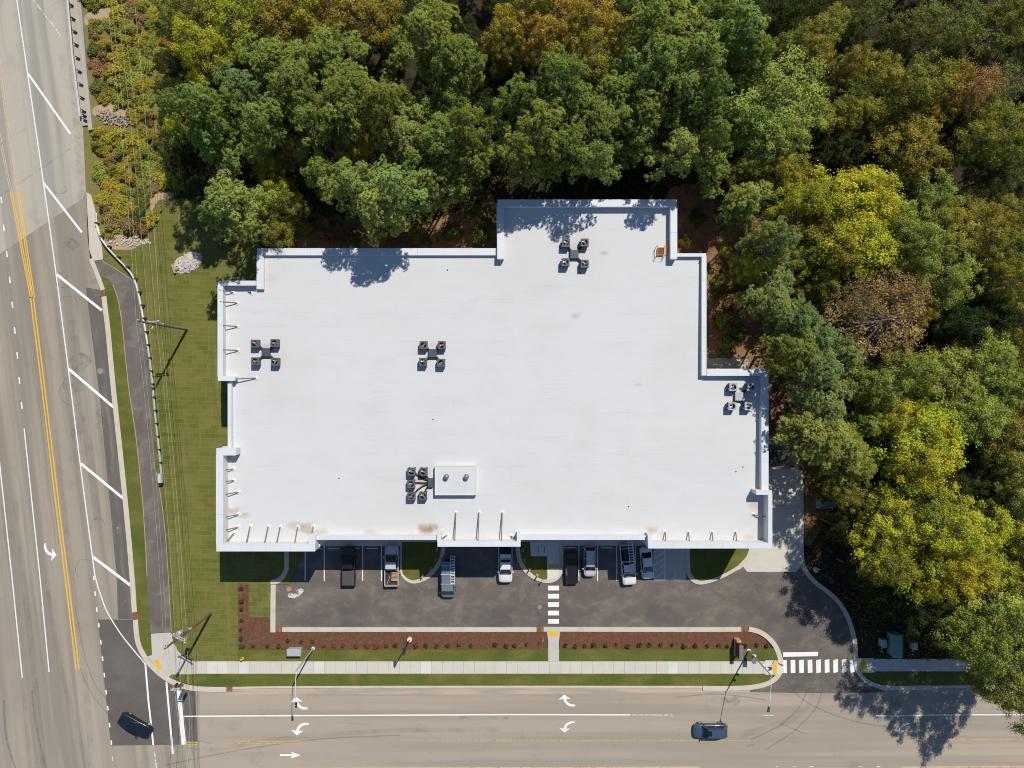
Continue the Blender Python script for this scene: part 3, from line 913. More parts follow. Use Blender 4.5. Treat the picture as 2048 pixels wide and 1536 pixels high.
# dark path on the left -----------------------------------------------------------------------------
path = structure('path', 'dark asphalt walking path between the grass verge and the guardrail', 'path')
mb = MB()
mb.prism(G([(187, 522), (207, 520), (232, 536), (270, 561), (276, 584), (283, 634), (296, 709), (300, 768), (312, 943), (322, 993), (331, 1068), (337, 1152), (343, 1264),
            (302, 1266), (297, 1190), (294, 1152), (292, 1100), (287, 1020), (282, 965), (272, 870), (257, 768), (246, 659), (237, 601), (226, 569), (219, 559), (204, 555), (194, 545)]), 0.0, 0.136)
mb.build('asphalt', M['path'], path)
line(path, crom([(206, 522), (232, 538), (269, 563)], 5), 1.4, M['sand'], 0.141, 'sandy_edge')
line(path, crom([(227, 570), (237.5, 601), (246.5, 659), (257.5, 768), (272.5, 870), (282.5, 965), (287.5, 1020), (292.5, 1100), (295, 1152)], 4), 1.6, M['sand'], 0.141, 'sandy_edge')
line(path, crom([(313, 943), (322.5, 993), (331.5, 1068), (337.5, 1152), (343.5, 1262)], 4), 1.2, M['sand'], 0.141, 'sandy_edge')
mb = MB()
mb.prism(G([(174, 385), (183, 390), (196, 440), (203, 478), (207, 519), (187, 522), (180, 500)]), 0.0, 0.139)
mb.build('concrete_end', M['kerb'], path)

# kerbs -----------------------------------------------------------------------------------------------
KH = 0.155


def kerb(parent, pts, w, n=6, mat='kerb', z1=KH):
    """kerb with gutter pan: upstand and a low pan, as one piece"""
    b = MB()
    q = crom(pts, n) if n else pts
    ribbon(b, q, w, 0.0, z1)
    return b.build('kerb_run', M[mat], parent)


kerb_l = structure('kerb', 'pale concrete kerb beside the left road', 'kerb')
kerb(kerb_l, [(183, 518), (194, 545), (207, 580)], 8.5)
kerb(kerb_l, [(209, 593), (212, 620), (217, 660), (227, 768), (239, 880), (251, 995), (259, 1080), (265, 1152), (270, 1224)], 10.0, 5)
kerb(kerb_l, [(272, 1239), (275, 1275), (283, 1300), (302, 1329), (332, 1355), (362, 1370), (392, 1376.5), (430, 1378), (452, 1378)], 10.0)
kerb_f = structure('kerb', 'thin concrete kerb along the front road', 'kerb')
kerb(kerb_f, [(466, 1375.5), (560, 1373.5), (800, 1372.8), (1100, 1372.6), (1404, 1373)], 4.0, 2)
kerb_i = structure('kerb', 'pale concrete kerb around the mulch beds and the driveway nose', 'kerb')
kerb(kerb_i, [(1405, 1375.5), (1450, 1376), (1500, 1374), (1535, 1366), (1556, 1350), (1561, 1330), (1558, 1310), (1548, 1288), (1530, 1270), (1512, 1261), (1497, 1258)], 9.5, 5)
kerb(kerb_i, [(1482, 1258), (1440, 1258.5), (1300, 1258.5), (1118, 1258)], 9.0, 2)
kerb(kerb_i, [(1095, 1258), (1087, 1258)], 9.0, 1)
kerb(kerb_i, [(1073, 1258.5), (900, 1258.5), (700, 1258.5), (565, 1258.5)], 9.0, 2)
kerb(kerb_i, [(546.5, 1264), (546.5, 1220), (547, 1169)], 10.0, 2)
kerb_r = structure('kerb', 'shaded concrete kerb along the driveway under the right-hand trees', 'kerb')
kerb(kerb_r, [(1601, 940), (1602, 1020), (1602.5, 1090), (1605, 1128), (1614, 1146), (1632, 1166), (1656, 1184), (1677, 1204), (1695, 1234), (1706, 1268), (1710.5, 1300), (1711, 1325), (1718, 1346), (1732, 1361), (1754, 1371), (1780, 1375), (1862, 1374)], 8.5, 5)
kerb(kerb_r, [(1863, 1373), (2050, 1371), (2300, 1369)], 5.0, 1)

# corner ramp and sidewalks ---------------------------------------------------------------------------
CMATS = ['concrete', 'concrete', 'concrete', 'concrete', 'concrete', 'concrete_d', 'concrete_d', 'concrete_b']
ramp_o = structure('corner_ramp', 'concrete corner ramp with a yellow tactile pad at the junction', 'pavement')
mb = MB()
mb.prism(G([(303, 1267), (343, 1264.5), (347, 1282), (357, 1302), (375, 1318), (392, 1322.5), (392, 1347.5), (345, 1348), (337, 1354), (318, 1339), (296, 1312), (305, 1309)]), 0.0, 0.146)
mb.build('slab', M['concrete_c'], ramp_o)
b = MB()
b.prism(G([(308, 1320), (315, 1316.5), (325.5, 1335), (318.5, 1340)]), 0.13, 0.156)
b.build('tactile_pad', M['tactile'], ramp_o)


def slabs(name, label, x0, x1, y0, y1, step, base_z=0.128, top=0.146, seed=1):
    root = structure(name, label, 'sidewalk')
    r = random.Random(seed)
    b = MB()
    b.prism(G([(x0, y0), (x1, y0), (x1, y1), (x0, y1)]), 0.0, base_z + 0.006)
    b.build('bedding', M['joint'], root)
    x = x0
    while x < x1 - 1:
        w = min(step * r.choice((1, 1, 1, 1.0)), x1 - x)
        if x1 - x - w < step * 0.4:
            w = x1 - x
        b = MB()
        b.prism(G([(x + 0.25, y0), (x + w - 0.25, y0), (x + w - 0.25, y1), (x + 0.25, y1)]), 0.1, top + r.uniform(-0.002, 0.003))
        b.build('slab', M[r.choice(CMATS)], root)
        x += w
    return root


slabs('sidewalk', 'long pale concrete sidewalk along the front grass strips', 392.5, 1543.5, 1322, 1346.5, 21.4, seed=3)
sw2 = slabs('sidewalk', 'concrete sidewalk in tree shade right of the driveway', 1733, 2300, 1317, 1342, 24, seed=4)
b = MB()
b.prism(G([(1714, 1316), (1732.5, 1316), (1750, 1315), (1750, 1344), (1732, 1345), (1716, 1344.5)]), 0.0, 0.142)
b.build('ramp_slab', M['concrete'], sw2)
b = MB()
b.prism(G([(1722, 1316.5), (1732, 1316.5), (1731, 1344), (1720.5, 1344)]), 0.13, 0.158)
b.build('tactile_pad', M['tactile'], sw2)
nose = structure('driveway_ramp', 'concrete sidewalk ramp with yellow pad at the driveway nose', 'pavement')
b = MB()
b.prism(G([(1530, 1320), (1562, 1320), (1565, 1333), (1562, 1348), (1530, 1348.5)]), 0.0, 0.158)
b.build('slab', M['concrete_b'], nose)
b = MB()
b.prism(G([(1544.5, 1322), (1553, 1322), (1553, 1347), (1544.5, 1347)]), 0.13, 0.168)
b.build('tactile_pad', M['tactile'], nose)
cw = structure('walkway', 'short concrete walkway crossing the mulch bed with a yellow pad', 'walkway')
b = MB()
b.prism(G([(1094, 1253.6), (1119, 1253.6), (1120, 1263), (1118, 1282), (1118, 1321.6), (1096.5, 1321.6), (1096, 1282), (1094, 1263)]), 0.0, 0.160)
b.build('slab', M['concrete_c'], cw)
b = MB()
b.prism(G([(1097, 1262), (1116.5, 1262), (1116.5, 1271.5), (1097, 1271.5)]), 0.13, 0.170)
b.build('tactile_pad', M['tactile'], cw)

# mulch beds ------------------------------------------------------------------------------------------
mulch_w = structure('mulch_bed', 'brown mulch bed with young shrubs left of the walkway', 'mulch bed')
mb = MB()
mb.prism(G([(475.5, 1166), (498, 1166), (498, 1234), (541.5, 1234), (541.5, 1263.5), (1094, 1263), (1095.6, 1298), (552, 1298.5), (500, 1299), (478, 1298)]), 0.05, 0.150)
mb.build('mulch', M['mulch'], mulch_w)
mulch_e = structure('mulch_bed', 'brown mulch bed with young shrubs right of the walkway', 'mulch bed')
mb = MB()
mb.prism(G([(1120, 1263), (1488, 1263), (1509, 1266), (1528, 1276), (1544, 1297), (1118.8, 1297.5)]), 0.05, 0.150)
mb.build('mulch', M['mulch'], mulch_e)

# parking lot -----------------------------------------------------------------------------------------
lot = structure('parking_lot', 'dark asphalt parking lot in front of the white-roofed building', 'parking lot')
mb = MB()
mb.sheet(G([(551, 1254.5), (551, 1168), (572, 1152), (577, 1040), (1500, 1040), (1600, 1120), (1606, 1130), (1632, 1167), (1656, 1186), (1677, 1206), (1694, 1236), (1705, 1270), (1709, 1305), (1710, 1326), (1717, 1348), (1732, 1364),
            (1752, 1374), (1770, 1384), (1700, 1387), (1600, 1386), (1500, 1384), (1500, 1376), (1535, 1368), (1556, 1352), (1562, 1330), (1558, 1308), (1546, 1284), (1528, 1267), (1510, 1257), (1495, 1254.5)]), 0.022)
mb.build('asphalt', M['lot'], lot)
for x0, y0, y1 in ((610.5, 1092, 1162), (648.6, 1092, 1162), (687, 1092, 1162), (725.3, 1092, 1162), (763, 1092, 1162), (1157.6, 1091, 1161), (1195, 1091, 1161), (1233.4, 1091, 1161), (1271, 1091, 1161)):
    line(lot, [(x0, y0), (x0, y1)], 1.9, M['white_paint'], 0.032, 'stall_line')
for y in (1171.3, 1187.6, 1204.3, 1221.2, 1237.8):
    b = MB()
    b.sheet(G([(1096, y), (1118, y), (1118, y + 9.4), (1096, y + 9.4)]), 0.033)
    b.build('crosswalk_bar', M['white_paint'], lot)
for i in range(9):
    x = 1563.8 + 17.05 * i
    b = MB()
    b.sheet(G([(x, 1320), (x + 9.4, 1320 - i * 0.4), (x + 9.8, 1346 - i * 0.4), (x + 0.6, 1346)]), 0.033)
    b.build('crosswalk_bar', M['white_paint'], lot)
b = MB()
b.sheet(G([(1566, 1304.5), (1636, 1303.5), (1636, 1312), (1566, 1313.5)]), 0.033)
b.build('stop_bar', M['white_paint'], lot)
# accessible bay: concrete pad, hatching, painted wheelchair
b = MB()
b.sheet(G([(1308, 1085), (1372, 1085), (1372, 1160), (1308, 1160)]), 0.028)
b.build('accessible_bay', M['concrete_c'], lot)
for x in (1308, 1329.6):
    line(lot, [(x, 1091), (x, 1160)], 1.7, M['white_paint'], 0.034, 'stall_line')
line(lot, [(1308, 1159.6), (1329.6, 1159.6)], 1.5, M['white_paint'], 0.0345, 'stall_line')
for k in range(5):
    y = 1104 + 13.2 * k
    line(lot, [(1309, y), (1329, max(1091, y - 13.5))], 1.5, M['white_paint'], 0.033, 'hatch_line')
wx, wy = 1352, 1152
b = MB()
ribbon(b, [(wx + 4.6 * math.cos(a), wy + 3.2 + 4.6 * math.sin(a)) for a in np.linspace(-0.2, 4.3, 14)], 1.2, 0.034)
ribbon(b, [(wx - 0.5, wy - 5), (wx - 0.3, wy + 1.5), (wx + 4.0, wy + 1.8), (wx + 6.0, wy + 6.0)], 1.3, 0.0345)
b.sheet(G([(wx - 0.6 + 1.4 * math.cos(a), wy - 7.2 + 1.4 * math.sin(a)) for a in np.linspace(0, 6.28, 10)[:-1]]), 0.034)
b.build('wheelchair_symbol', M['white_paint'], lot)
disc(lot, 578.5, 1178, 4.8, M['manhole_tan'])
disc(lot, 1079.5, 1214, 4.4, layered('pinkish_manhole', (0.30, 0.22, 0.18), rough=0.9))
for x, y, rx, ry, m in ((586, 1191, 12, 4.5, 'spill'), (600, 1183, 7, 6, 'spill'), (570, 1206, 5, 4, 'dust'), (745, 1178, 6, 8, 'dust'), (780, 1190, 14, 6, 'dust'), (598, 1210, 9, 12, 'dust'), (860, 1170, 10, 8, 'dust'), (1044, 1190, 7, 14, 'dust')):
    b = MB()
    b.sheet(G([(x + rx * math.cos(a) * (1 + 0.2 * math.sin(3 * a + x)), y + ry * math.sin(a) * (1 + 0.2 * math.cos(2 * a + y))) for a in np.linspace(0, 2 * math.pi, 22)[:-1]]), 0.030)
    b.build('stain', M[m], lot)

# drain inlets in the kerbs
for x0, x1, y0, y1, par, lab in ((1482.5, 1496.5, 1253.2, 1264.5, kerb_i, 0), (1073.5, 1086.5, 1252.5, 1263, kerb_i, 0), (552, 564.5, 1253, 1264.5, kerb_i, 0), (201, 211, 580, 592.5, kerb_l, 0), (266, 277, 1225, 1238.5, kerb_l, 0), (454, 465, 1372.5, 1382, kerb_f, 0)):
    b = MB()
    b.prism(G([(x0, y0), (x1, y0), (x1, y1), (x0, y1)]), 0.0, 0.130)
    g = b.build('drain_inlet', M['rust'], par)
    b = MB()
    for k in range(4):
        xx = x0 + (x1 - x0) * (k + 0.5) / 4
        b.prism(G([(xx - 0.7, y0 + 1), (xx + 0.7, y0 + 1), (xx + 0.7, y1 - 2), (xx - 0.7, y1 - 2)]), 0.10, 0.150)
    b.build('grate_bar', M['rust'], g)

# building apron, front walk and planted islands
walk = structure('front_walk', 'shaded concrete walk along the front wall of the building', 'walkway')
for pts in ([(577.5, 1000), (802, 1000), (802, 1092), (577.5, 1092)], [(802.5, 1000), (1040, 1000), (1040, 1084), (802.5, 1084)], [(1040.5, 1000), (1126, 1000), (1126, 1084), (1040.5, 1084)], [(1126.5, 1000), (1372, 1000), (1372, 1091), (1126.5, 1091)]):
    b = MB()
    b.prism(G(pts), 0.0, 0.140)
    b.build('slab', M['concrete'], walk)
for x, y in ((632, 1096.5), (667.5, 1096.5), (706, 1096.5), (744, 1096.5), (1139.5, 1095), (1177, 1095), (1213, 1095), (1252, 1095), (1290, 1096)):
    b = MB()
    c = P(x, y)
    b.box((c.x, c.y, 0.085), (1.75, 0.17, 0.12), taper=0.9)
    tag(b.build('wheel_stop', M['concrete_b']), '%s concrete wheel stop from the left along the front walk' % ordinal([632, 667.5, 706, 744, 1139.5, 1177, 1213, 1252, 1290].index(x)), 'wheel stop', 'parking wheel stops')


def island(label, outer, grass):
    root = structure('island', label, 'traffic island')
    o = crom(outer, 5, False)
    b = MB()
    b.prism(G(o), 0.0, 0.150)
    b.build('kerb_ring', M['kerb'], root)
    b = MB()
    b.prism(G(crom(grass, 5, False)), 0.05, 0.158)
    b.build('sod', M['verge'], root)
    return root


island('grass island with a rounded kerb between the two pickups and the van', [(800.5, 1083), (800.5, 1140), (806, 1155), (817, 1164), (830, 1166.5), (850, 1161), (866, 1149), (880, 1131), (889, 1107), (891.5, 1083)],
       [(804.5, 1083.5), (804.5, 1139), (810, 1151), (819, 1158), (830, 1159.5), (846, 1154), (861, 1142), (873, 1126), (881, 1106), (883, 1083.5)])
isl3 = island('rounded grass island with bike racks and a concrete walkway', [(1030.5, 1083), (1031, 1095), (1034.5, 1118), (1045, 1139), (1062, 1155), (1084, 1164), (1099, 1165.5), (1114, 1160), (1123, 1149), (1126.5, 1138), (1126.5, 1083)],
              [(1039, 1083.5), (1039.5, 1095), (1042.5, 1115), (1051, 1133), (1066, 1148), (1080, 1156), (1093, 1158), (1094, 1140), (1094, 1083.5)])
b = MB()
b.prism(G([(1060.5, 1083), (1118, 1083), (1118, 1150), (1112, 1156), (1095, 1160), (1095, 1112), (1061.5, 1112)]), 0.06, 0.166)
b.build('slab', M['concrete_b'], isl3)
b = MB()
b.prism(G([(1097, 1128), (1116.5, 1128), (1116.5, 1135.5), (1097, 1135.5)]), 0.1, 0.176)
b.build('tactile_pad', M['tactile'], isl3)
island('grass island with a curved kerb beside the accessible bay', [(1371, 1040), (1371.5, 1090), (1372, 1140), (1377, 1155), (1387, 1165), (1400, 1168.5), (1420, 1165), (1446, 1155), (1468, 1143), (1486, 1132), (1505, 1105), (1508, 1040)],
       [(1379, 1040.5), (1379.5, 1090), (1380, 1138), (1384, 1149), (1391, 1157), (1401, 1161), (1420, 1158), (1443, 1149), (1462, 1139), (1480, 1126), (1497, 1100), (1499, 1040.5)])
b = MB()
b.prism(G([(552, 1168), (562, 1164), (572, 1153), (578, 1138), (578, 1000), (569.5, 1000), (569.5, 1136), (565, 1147), (556, 1156), (541.5, 1160), (541.5, 1168)]), 0.0, 0.152)
b.build('kerb_return', M['kerb'], kerb_i)
apron = structure('loading_apron', 'pale concrete apron beside the right wall, dappled by trees', 'pavement')
for pts in ([(1490, 938), (1598, 938), (1598, 1010), (1490, 1010)], [(1490, 1010.5), (1598.5, 1010.5), (1598.5, 1075), (1490, 1075)], [(1502, 1075.5), (1599, 1075.5), (1601, 1134), (1591, 1143.5), (1494, 1143.5), (1486, 1133), (1502, 1108)]):
    b = MB()
    b.prism(G(pts), 0.0, 0.060)
    b.build('slab', M['concrete'], apron)

# ---------------------------------------------------------------- the building
bld = empty('commercial_building')
tag(bld, 'large flat white-roofed commercial building with stepped parapets in the centre', 'building')


def XL(px, z):
    return P(px, 768, z).x


def YL(py, z):
    return P(1024, py, z).y


def zdeck(y):
    return 8.77 + 0.0159 * y


xNW, xN, xNEl, xNEr = XL(436, 9.9), XL(514, 9.45), XL(995, 10.0), XL(1353.5, 10.0)
xE1, xE2, xSEr, xSEl = XL(1412, 9.5), XL(1536, 9.6), XL(1543.5, 10.3), XL(1296, 10.3)
xCr, xCl, xSWr, xSWl, xW = XL(1041, 10.0), XL(875, 10.0), XL(630.5, 10.2), XL(433, 10.2), XL(456, 9.4)
yN, yNE, yE1, yE2 = YL(497, 9.45), YL(400, 10.0), YL(507.5, 9.5), YL(738, 9.6)
ySEt, ySE, yS, yC, ySW, ySWt, yNWb, yNWt = YL(981, 10.3), YL(1096, 10.3), YL(1079, 9.6), YL(1092.5, 10.0), YL(1102, 10.2), YL(897, 10.2), YL(761, 9.9), YL(562, 9.9)
T, t = 0.85, 0.55
WALLS = [  # x0, x1, y0, y1, top, exterior?
    (xN, xNEl, yN - T, yN, 9.45, 1),
    (xN, xN + T, yNWt - 1.0, yN - T, 9.45, 1),
    (xNW, xN, yNWt - t, yNWt, 9.90, 1),
    (xNW, xNW + 0.62, yNWb + 0.5, yNWt - t, 9.90, 1),
    (xNW, XL(470, 9.9), yNWb, yNWb + 0.5, 9.90, 1),
    (xW, xW + 0.42, ySWt, yNWb, 9.35, 1),
    (xSWl, XL(472, 10.2), ySWt - T, ySWt, 10.2, 1),
    (xSWl, xSWl + T, ySW + T, ySWt - T, 10.2, 1),
    (xSWl, xSWr, ySW, ySW + T, 10.2, 1),
    (xSWr - T, xSWr, ySW + T, YL(1071, 10.2), 10.2, 1),
    (xSWr, xCl, yS, yS + 0.45, 9.6, 1),
    (xCl, xCl + 0.45, yC + 0.6, YL(1067, 10), 10.0, 1),
    (xCl, xCr, yC, yC + 0.6, 10.0, 1),
    (xCr - 0.45, xCr, yC + 0.6, YL(1067, 10), 10.0, 1),
    (xCr, xSEl, yS, yS + 0.45, 9.6, 1),
    (xSEl, xSEl + 0.45, ySE + 0.65, YL(1070, 10.3), 10.3, 1),
    (xSEl, xSEr, ySE, ySE + 0.65, 10.3, 1),
    (xSEr - 0.45, xSEr, ySE + 0.65, ySEt - 0.5, 10.3, 1),
    (XL(1512, 10.3), xSEr, ySEt - 0.5, ySEt, 10.3, 1),
    (xE2 - 0.85, xE2, ySEt, yE2 - T, 9.6, 1),
    (xE1, xE2, yE2 - T, yE2, 9.6, 1),
    (xE1 - 0.55, xE1, yE2 - T, yE1 - 0.35, 9.5, 1),
    (xNEr, xE1, yE1 - 0.35, yE1, 9.5, 1),
    (xNEl, xNEl + 0.8, YL(518, 10), yNE - 0.85, 10.0, 1),
    (xNEl, xNEr, yNE - 0.85, yNE, 10.0, 1),
    (xNEr - 0.8, xNEr, YL(518, 10), yNE - 0.85, 10.0, 1),
]
for i, (x0, x1, y0, y1, zt, ex) in enumerate(WALLS):
    zt = zt + i * 0.003
    b = MB()
    b.b6(x0, x1, y0, y1, 0.0, zt)
    w = b.build('wall', M['parapet'], bld)
    # metal coping in lengths, with standing joints
    hor = (x1 - x0) > (y1 - y0)
    L = (x1 - x0) if hor else (y1 - y0)
    n = max(1, int(round(L / 3.4)))
    for k in range(n):
        a0, a1 = k / n, (k + 1) / n
        g = 0.008
        b = MB()
        if hor:
            b.b6(x0 + L * a0 + g, x0 + L * a1 - g, y0 - 0.035, y1 + 0.035, zt + 0.001, zt + 0.055)
        else:
            b.b6(x0 - 0.035, x1 + 0.035, y0 + L * a0 + g, y0 + L * a1 - g, zt + 0.001, zt + 0.055)
        b.build('coping', M['coping'], w)

OUT = [(xN, yN), (xNEl, yN), (xNEl, yNE), (xNEr, yNE), (xNEr, yE1), (xE1, yE1), (xE1, yE2), (xE2, yE2), (xE2, ySEt), (xSEr, ySEt), (xSEr, ySE), (xSEl, ySE), (xSEl, yS), (xCr, yS), (xCr, yC), (xCl, yC), (xCl, yS), (xSWr, yS),
       (xSWr, ySW), (xSWl, ySW), (xSWl, ySWt), (xW, ySWt), (xW, yNWb), (xNW, yNWb), (xNW, yNWt), (xN, yNWt)]
cx_, cy_ = sum(p[0] for p in OUT) / len(OUT), sum(p[1] for p in OUT) / len(OUT)
inn = [(x + (0.15 if x < cx_ else -0.15), y + (0.15 if y < cy_ else -0.15)) for x, y in OUT]
b = MB()
b.add([(x, y, zdeck(y)) for x, y in inn][::-1], [tuple(range(len(inn)))])
deck = b.build('roof_deck', M['roof'], bld)

# doors and windows of the front and side walls
for x0, x1, yy in ((xSWl, xSWr, ySW), (xSWr, xCl, yS), (xCl, xCr, yC), (xCr, xSEl, yS), (xSEl, xSEr, ySE)):
    n = max(2, int((x1 - x0) / 3.2))
    for k in range(n):
        c = x0 + (x1 - x0) * (k + 0.5) / n
        for zz, hh in ((1.55, 2.3), (5.4, 1.8)):
            b = MB()
            b.box((c, yy - 0.02, zz), (1.9, 0.08, hh))
            f = b.build('window', M['frame_dark'], bld)
            for s in (-1, 1):
                b = MB()
                b.box((c + s * 0.45, yy - 0.055, zz), (0.84, 0.03, hh - 0.14))
                b.build('pane', M['glass'], f)
for yy in (YL(640, 0), YL(820, 0), YL(990, 0)):
    xx = xW if yy < yNWb and yy > ySWt else (xNW if yy > yNWb else xSWl)
    b = MB()
    b.box((xx - 0.02, yy, 1.55), (0.08, 1.9, 2.3))
    f = b.build('window', M['frame_dark'], bld)
    b = MB()
    b.box((xx - 0.055, yy, 1.55), (0.03, 1.7, 2.1))
    b.build('pane', M['glass'], f)


def onroof(px, py):
    p = P(px, py, 8.8)
    p = P(px, py, zdeck(p.y))
    p.z = zdeck(p.y)
    return p


# parapet braces: steel strut from a roof pad to the parapet
BR = [((474, 606), (447, 605)), ((475, 653), (448, 652)), ((476, 701), (449, 700)), ((466, 585), (446, 582)), ((503, 586), (502, 574)), ((512, 756), (462, 759)),
      ((467, 938), (450, 938)), ((468, 961), (450, 961)), ((477, 984), (450, 987)), ((477, 1029), (450, 1032)), ((477, 1054), (450, 1058)), ((469, 1066), (447, 1092)),
      ((501, 1053), (497, 1090)), ((537, 1053), (533, 1091)), ((561, 1054), (557, 1090)), ((596, 1054), (593, 1090)), ((627, 1053), (624, 1088)),
      ((912, 1025), (910.5, 1085)), ((958, 1025), (956.5, 1085)), ((1004.5, 1025), (1003, 1085)), ((894, 1070), (882, 1075)), ((1022, 1072), (1034, 1074)),
      ((1330, 1064), (1328, 1085)), ((1376.5, 1064), (1375, 1086)), ((1423.5, 1064), (1422, 1086)), ((1470.5, 1064), (1469, 1086)), ((1506, 1029), (1535, 1032)), ((1290, 1066), (1300, 1078))]
for (a, c) in BR:
    p0 = onroof(*a)
    p1 = onroof(*c)
    p1.z = p0.z + 1.05
    d = Vector((p1.x - p0.x, p1.y - p0.y, 0))
    b = MB()
    b.tube([p0 + Vector((0, 0, 0.05)), p0 + Vector((0, 0, 0.22)), p0 + Vector((0, 0, 0.22)) + d * 0.04, p1], 0.075, 6)
    br = b.build('parapet_brace', M['brace'], bld)
    b = MB()
    b.lathe([(0.34, 0.0), (0.30, 0.05), (0.12, 0.07), (0.10, 0.16), (0.04, 0.17)], (p0.x, p0.y, p0.z + 0.002), 12)
    b.build('flashing_boot', M['parapet'], br)

# penthouse curb box with two vents
pa, pb = P(870, 931, 9.45), P(953, 990, 9.45)
zd = zdeck((pa.y + pb.y) / 2)
b = MB()
b.box(((pa.x + pb.x) / 2, (pa.y + pb.y) / 2, (zd - 0.2 + 9.42) / 2), (pb.x - pa.x, pa.y - pb.y, 9.42 - zd + 0.2))
ph = b.build('roof_penthouse', M['roof'], None)
b = MB()
for (x0, x1, y0, y1) in ((pa.x - 0.03, pb.x + 0.03, pa.y - 0.12, pa.y + 0.03), (pa.x - 0.03, pb.x + 0.03, pb.y - 0.03, pb.y + 0.12), (pa.x - 0.03, pa.x + 0.12, pb.y + 0.121, pa.y - 0.121), (pb.x - 0.12, pb.x + 0.03, pb.y + 0.121, pa.y - 0.121)):
    b.b6(x0, x1, y0, y1, 9.421, 9.45)
b.build('edge_trim', M['parapet'], ph)
tag(ph, 'low white roof box with two small vents beside five condensers', 'roof box')
for k, px in enumerate((893, 933)):
    p = P(px, 953, 9.42)
    b = MB()
    b.lathe([(0.34, 0.0), (0.30, 0.04), (0.16, 0.08), (0.15, 0.42), (0.34, 0.46), (0.34, 0.52), (0.26, 0.62), (0.10, 0.68)], (p.x, p.y, 9.421), 16)
    v = b.build('roof_vent', M['vent_metal'], None, smooth=True)
    tag(v, ('left' if k == 0 else 'right') + ' one of two round vents on the white roof box', 'vent', 'vents on the roof box')


# condensers -------------------------------------------------------------------------------------------
def condenser(p, label, pale=False, rz=0.0, rise=0.28):
    """box condenser on a small stand with fan grille on top"""
    root = empty('condenser_unit', p, rz)
    tag(root, label, 'condenser', 'rooftop condenser units')
    s, h = 0.92, 0.72
    b = MB()
    for sx in (-1, 1):
        b = MB()
        b.b6(sx * 0.34 - 0.06, sx * 0.34 + 0.06, -0.5, 0.5, 0.002, rise)
        b.build('stand_rail', M['hvac_dark'], root)
    b = MB()
    z0, z1 = rise, rise + h
    for sx in (-1, 1):
        for sy in (-1, 1):
            b.b6(sx * (s / 2) - 0.035, sx * (s / 2) + 0.035, sy * (s / 2) - 0.035, sy * (s / 2) + 0.035, z0, z1)
    b.b6(-s / 2 + 0.02, s / 2 - 0.02, -s / 2 + 0.02, s / 2 - 0.02, z0, z0 + 0.06)
    b.build('casing_frame', M['hvac'], root)
    b = MB()
    for k in range(4):
        a = k * math.pi / 2
        for j in range(9):
            z = z0 + 0.09 + j * (h - 0.12) / 9
            c = Vector((math.cos(a), math.sin(a), 0)) * (s / 2 - 0.01)
            b.box((c.x, c.y, z), (0.03, s - 0.08, 0.045), a)
    b.build('louvre_panel', M['hvac'], root)
    # top plate with round fan opening
    n = 24
    b = MB()
    vs, fs = [], []
    R = 0.365
    for zz in (z1, z1 + 0.04):
        for k in range(n):
            a = 2 * math.pi * k / n
            ca, sa = math.cos(a), math.sin(a)
            q = (s / 2 + 0.05) / max(abs(ca), abs(sa))
            vs.append((ca * q, sa * q, zz))
        for k in range(n):
            a = 2 * math.pi * k / n
            vs.append((R * math.cos(a), R * math.sin(a), zz))
    o, u = 0, 2 * n
    for k in range(n):
        k2 = (k + 1) % n
        fs.append((u + k, u + k2, u + n + k2, u + n + k))
        fs.append((o + k2, o + k, o + n + k, o + n + k2))
        fs.append((o + k, o + k2, u + k2, u + k))
        fs.append((u + n + k, u + n + k2, o + n + k2, o + n + k))
    b.add(vs, fs)
    top = b.build('top_plate', M['hvac_top'] if pale else M['hvac'], root)
    b = MB()
    b.lathe([(R, z1 - 0.5), (R, z1 - 0.48)], n=20)
    b.build('coil_base', M['hvac_dark'], root)
    b = MB()
    for k in range(3):
        a = 2 * math.pi * k / 3 + RND.random() * 2
        ca, sa = math.cos(a), math.sin(a)
        vs = []
        for rr, wdt in ((0.06, 0.05), (0.20, 0.12), (0.33, 0.13)):
            for sgn in (-1, 1):
                vs.append((ca * rr - sa * sgn * wdt, sa * rr + ca * sgn * wdt, z1 - 0.07 + 0.035 * sgn))
        b.add(vs, [(0, 1, 3, 2), (2, 3, 5, 4)])
    b.lathe([(0.09, z1 - 0.12), (0.09, z1 - 0.03), (0.03, z1 - 0.02)], n=10)
    b.build('fan', M['blade'], root)
    b = MB()
    for rr in (0.12, 0.20, 0.28, 0.36):
        b.tube([(rr * math.cos(a), rr * math.sin(a), z1 + 0.045) for a in np.linspace(0, 2 * math.pi, 17)], 0.008, 3, cap=False)
    b.build('fan_guard', M['hvac_dark'], top)
    b = MB()
    b.box((-0.52, -0.28, z0 + 0.45), (0.10, 0.22, 0.30))
    b.build('disconnect_box', M['galv'], root)
    b = MB()
    b.tube([(-0.5, -0.3, z0 + 0.3), (-0.62, -0.42, 0.15), (-0.70, -0.62, 0.06)], 0.05, 6)
    b.build('whip', M['duct'], root)
    return root


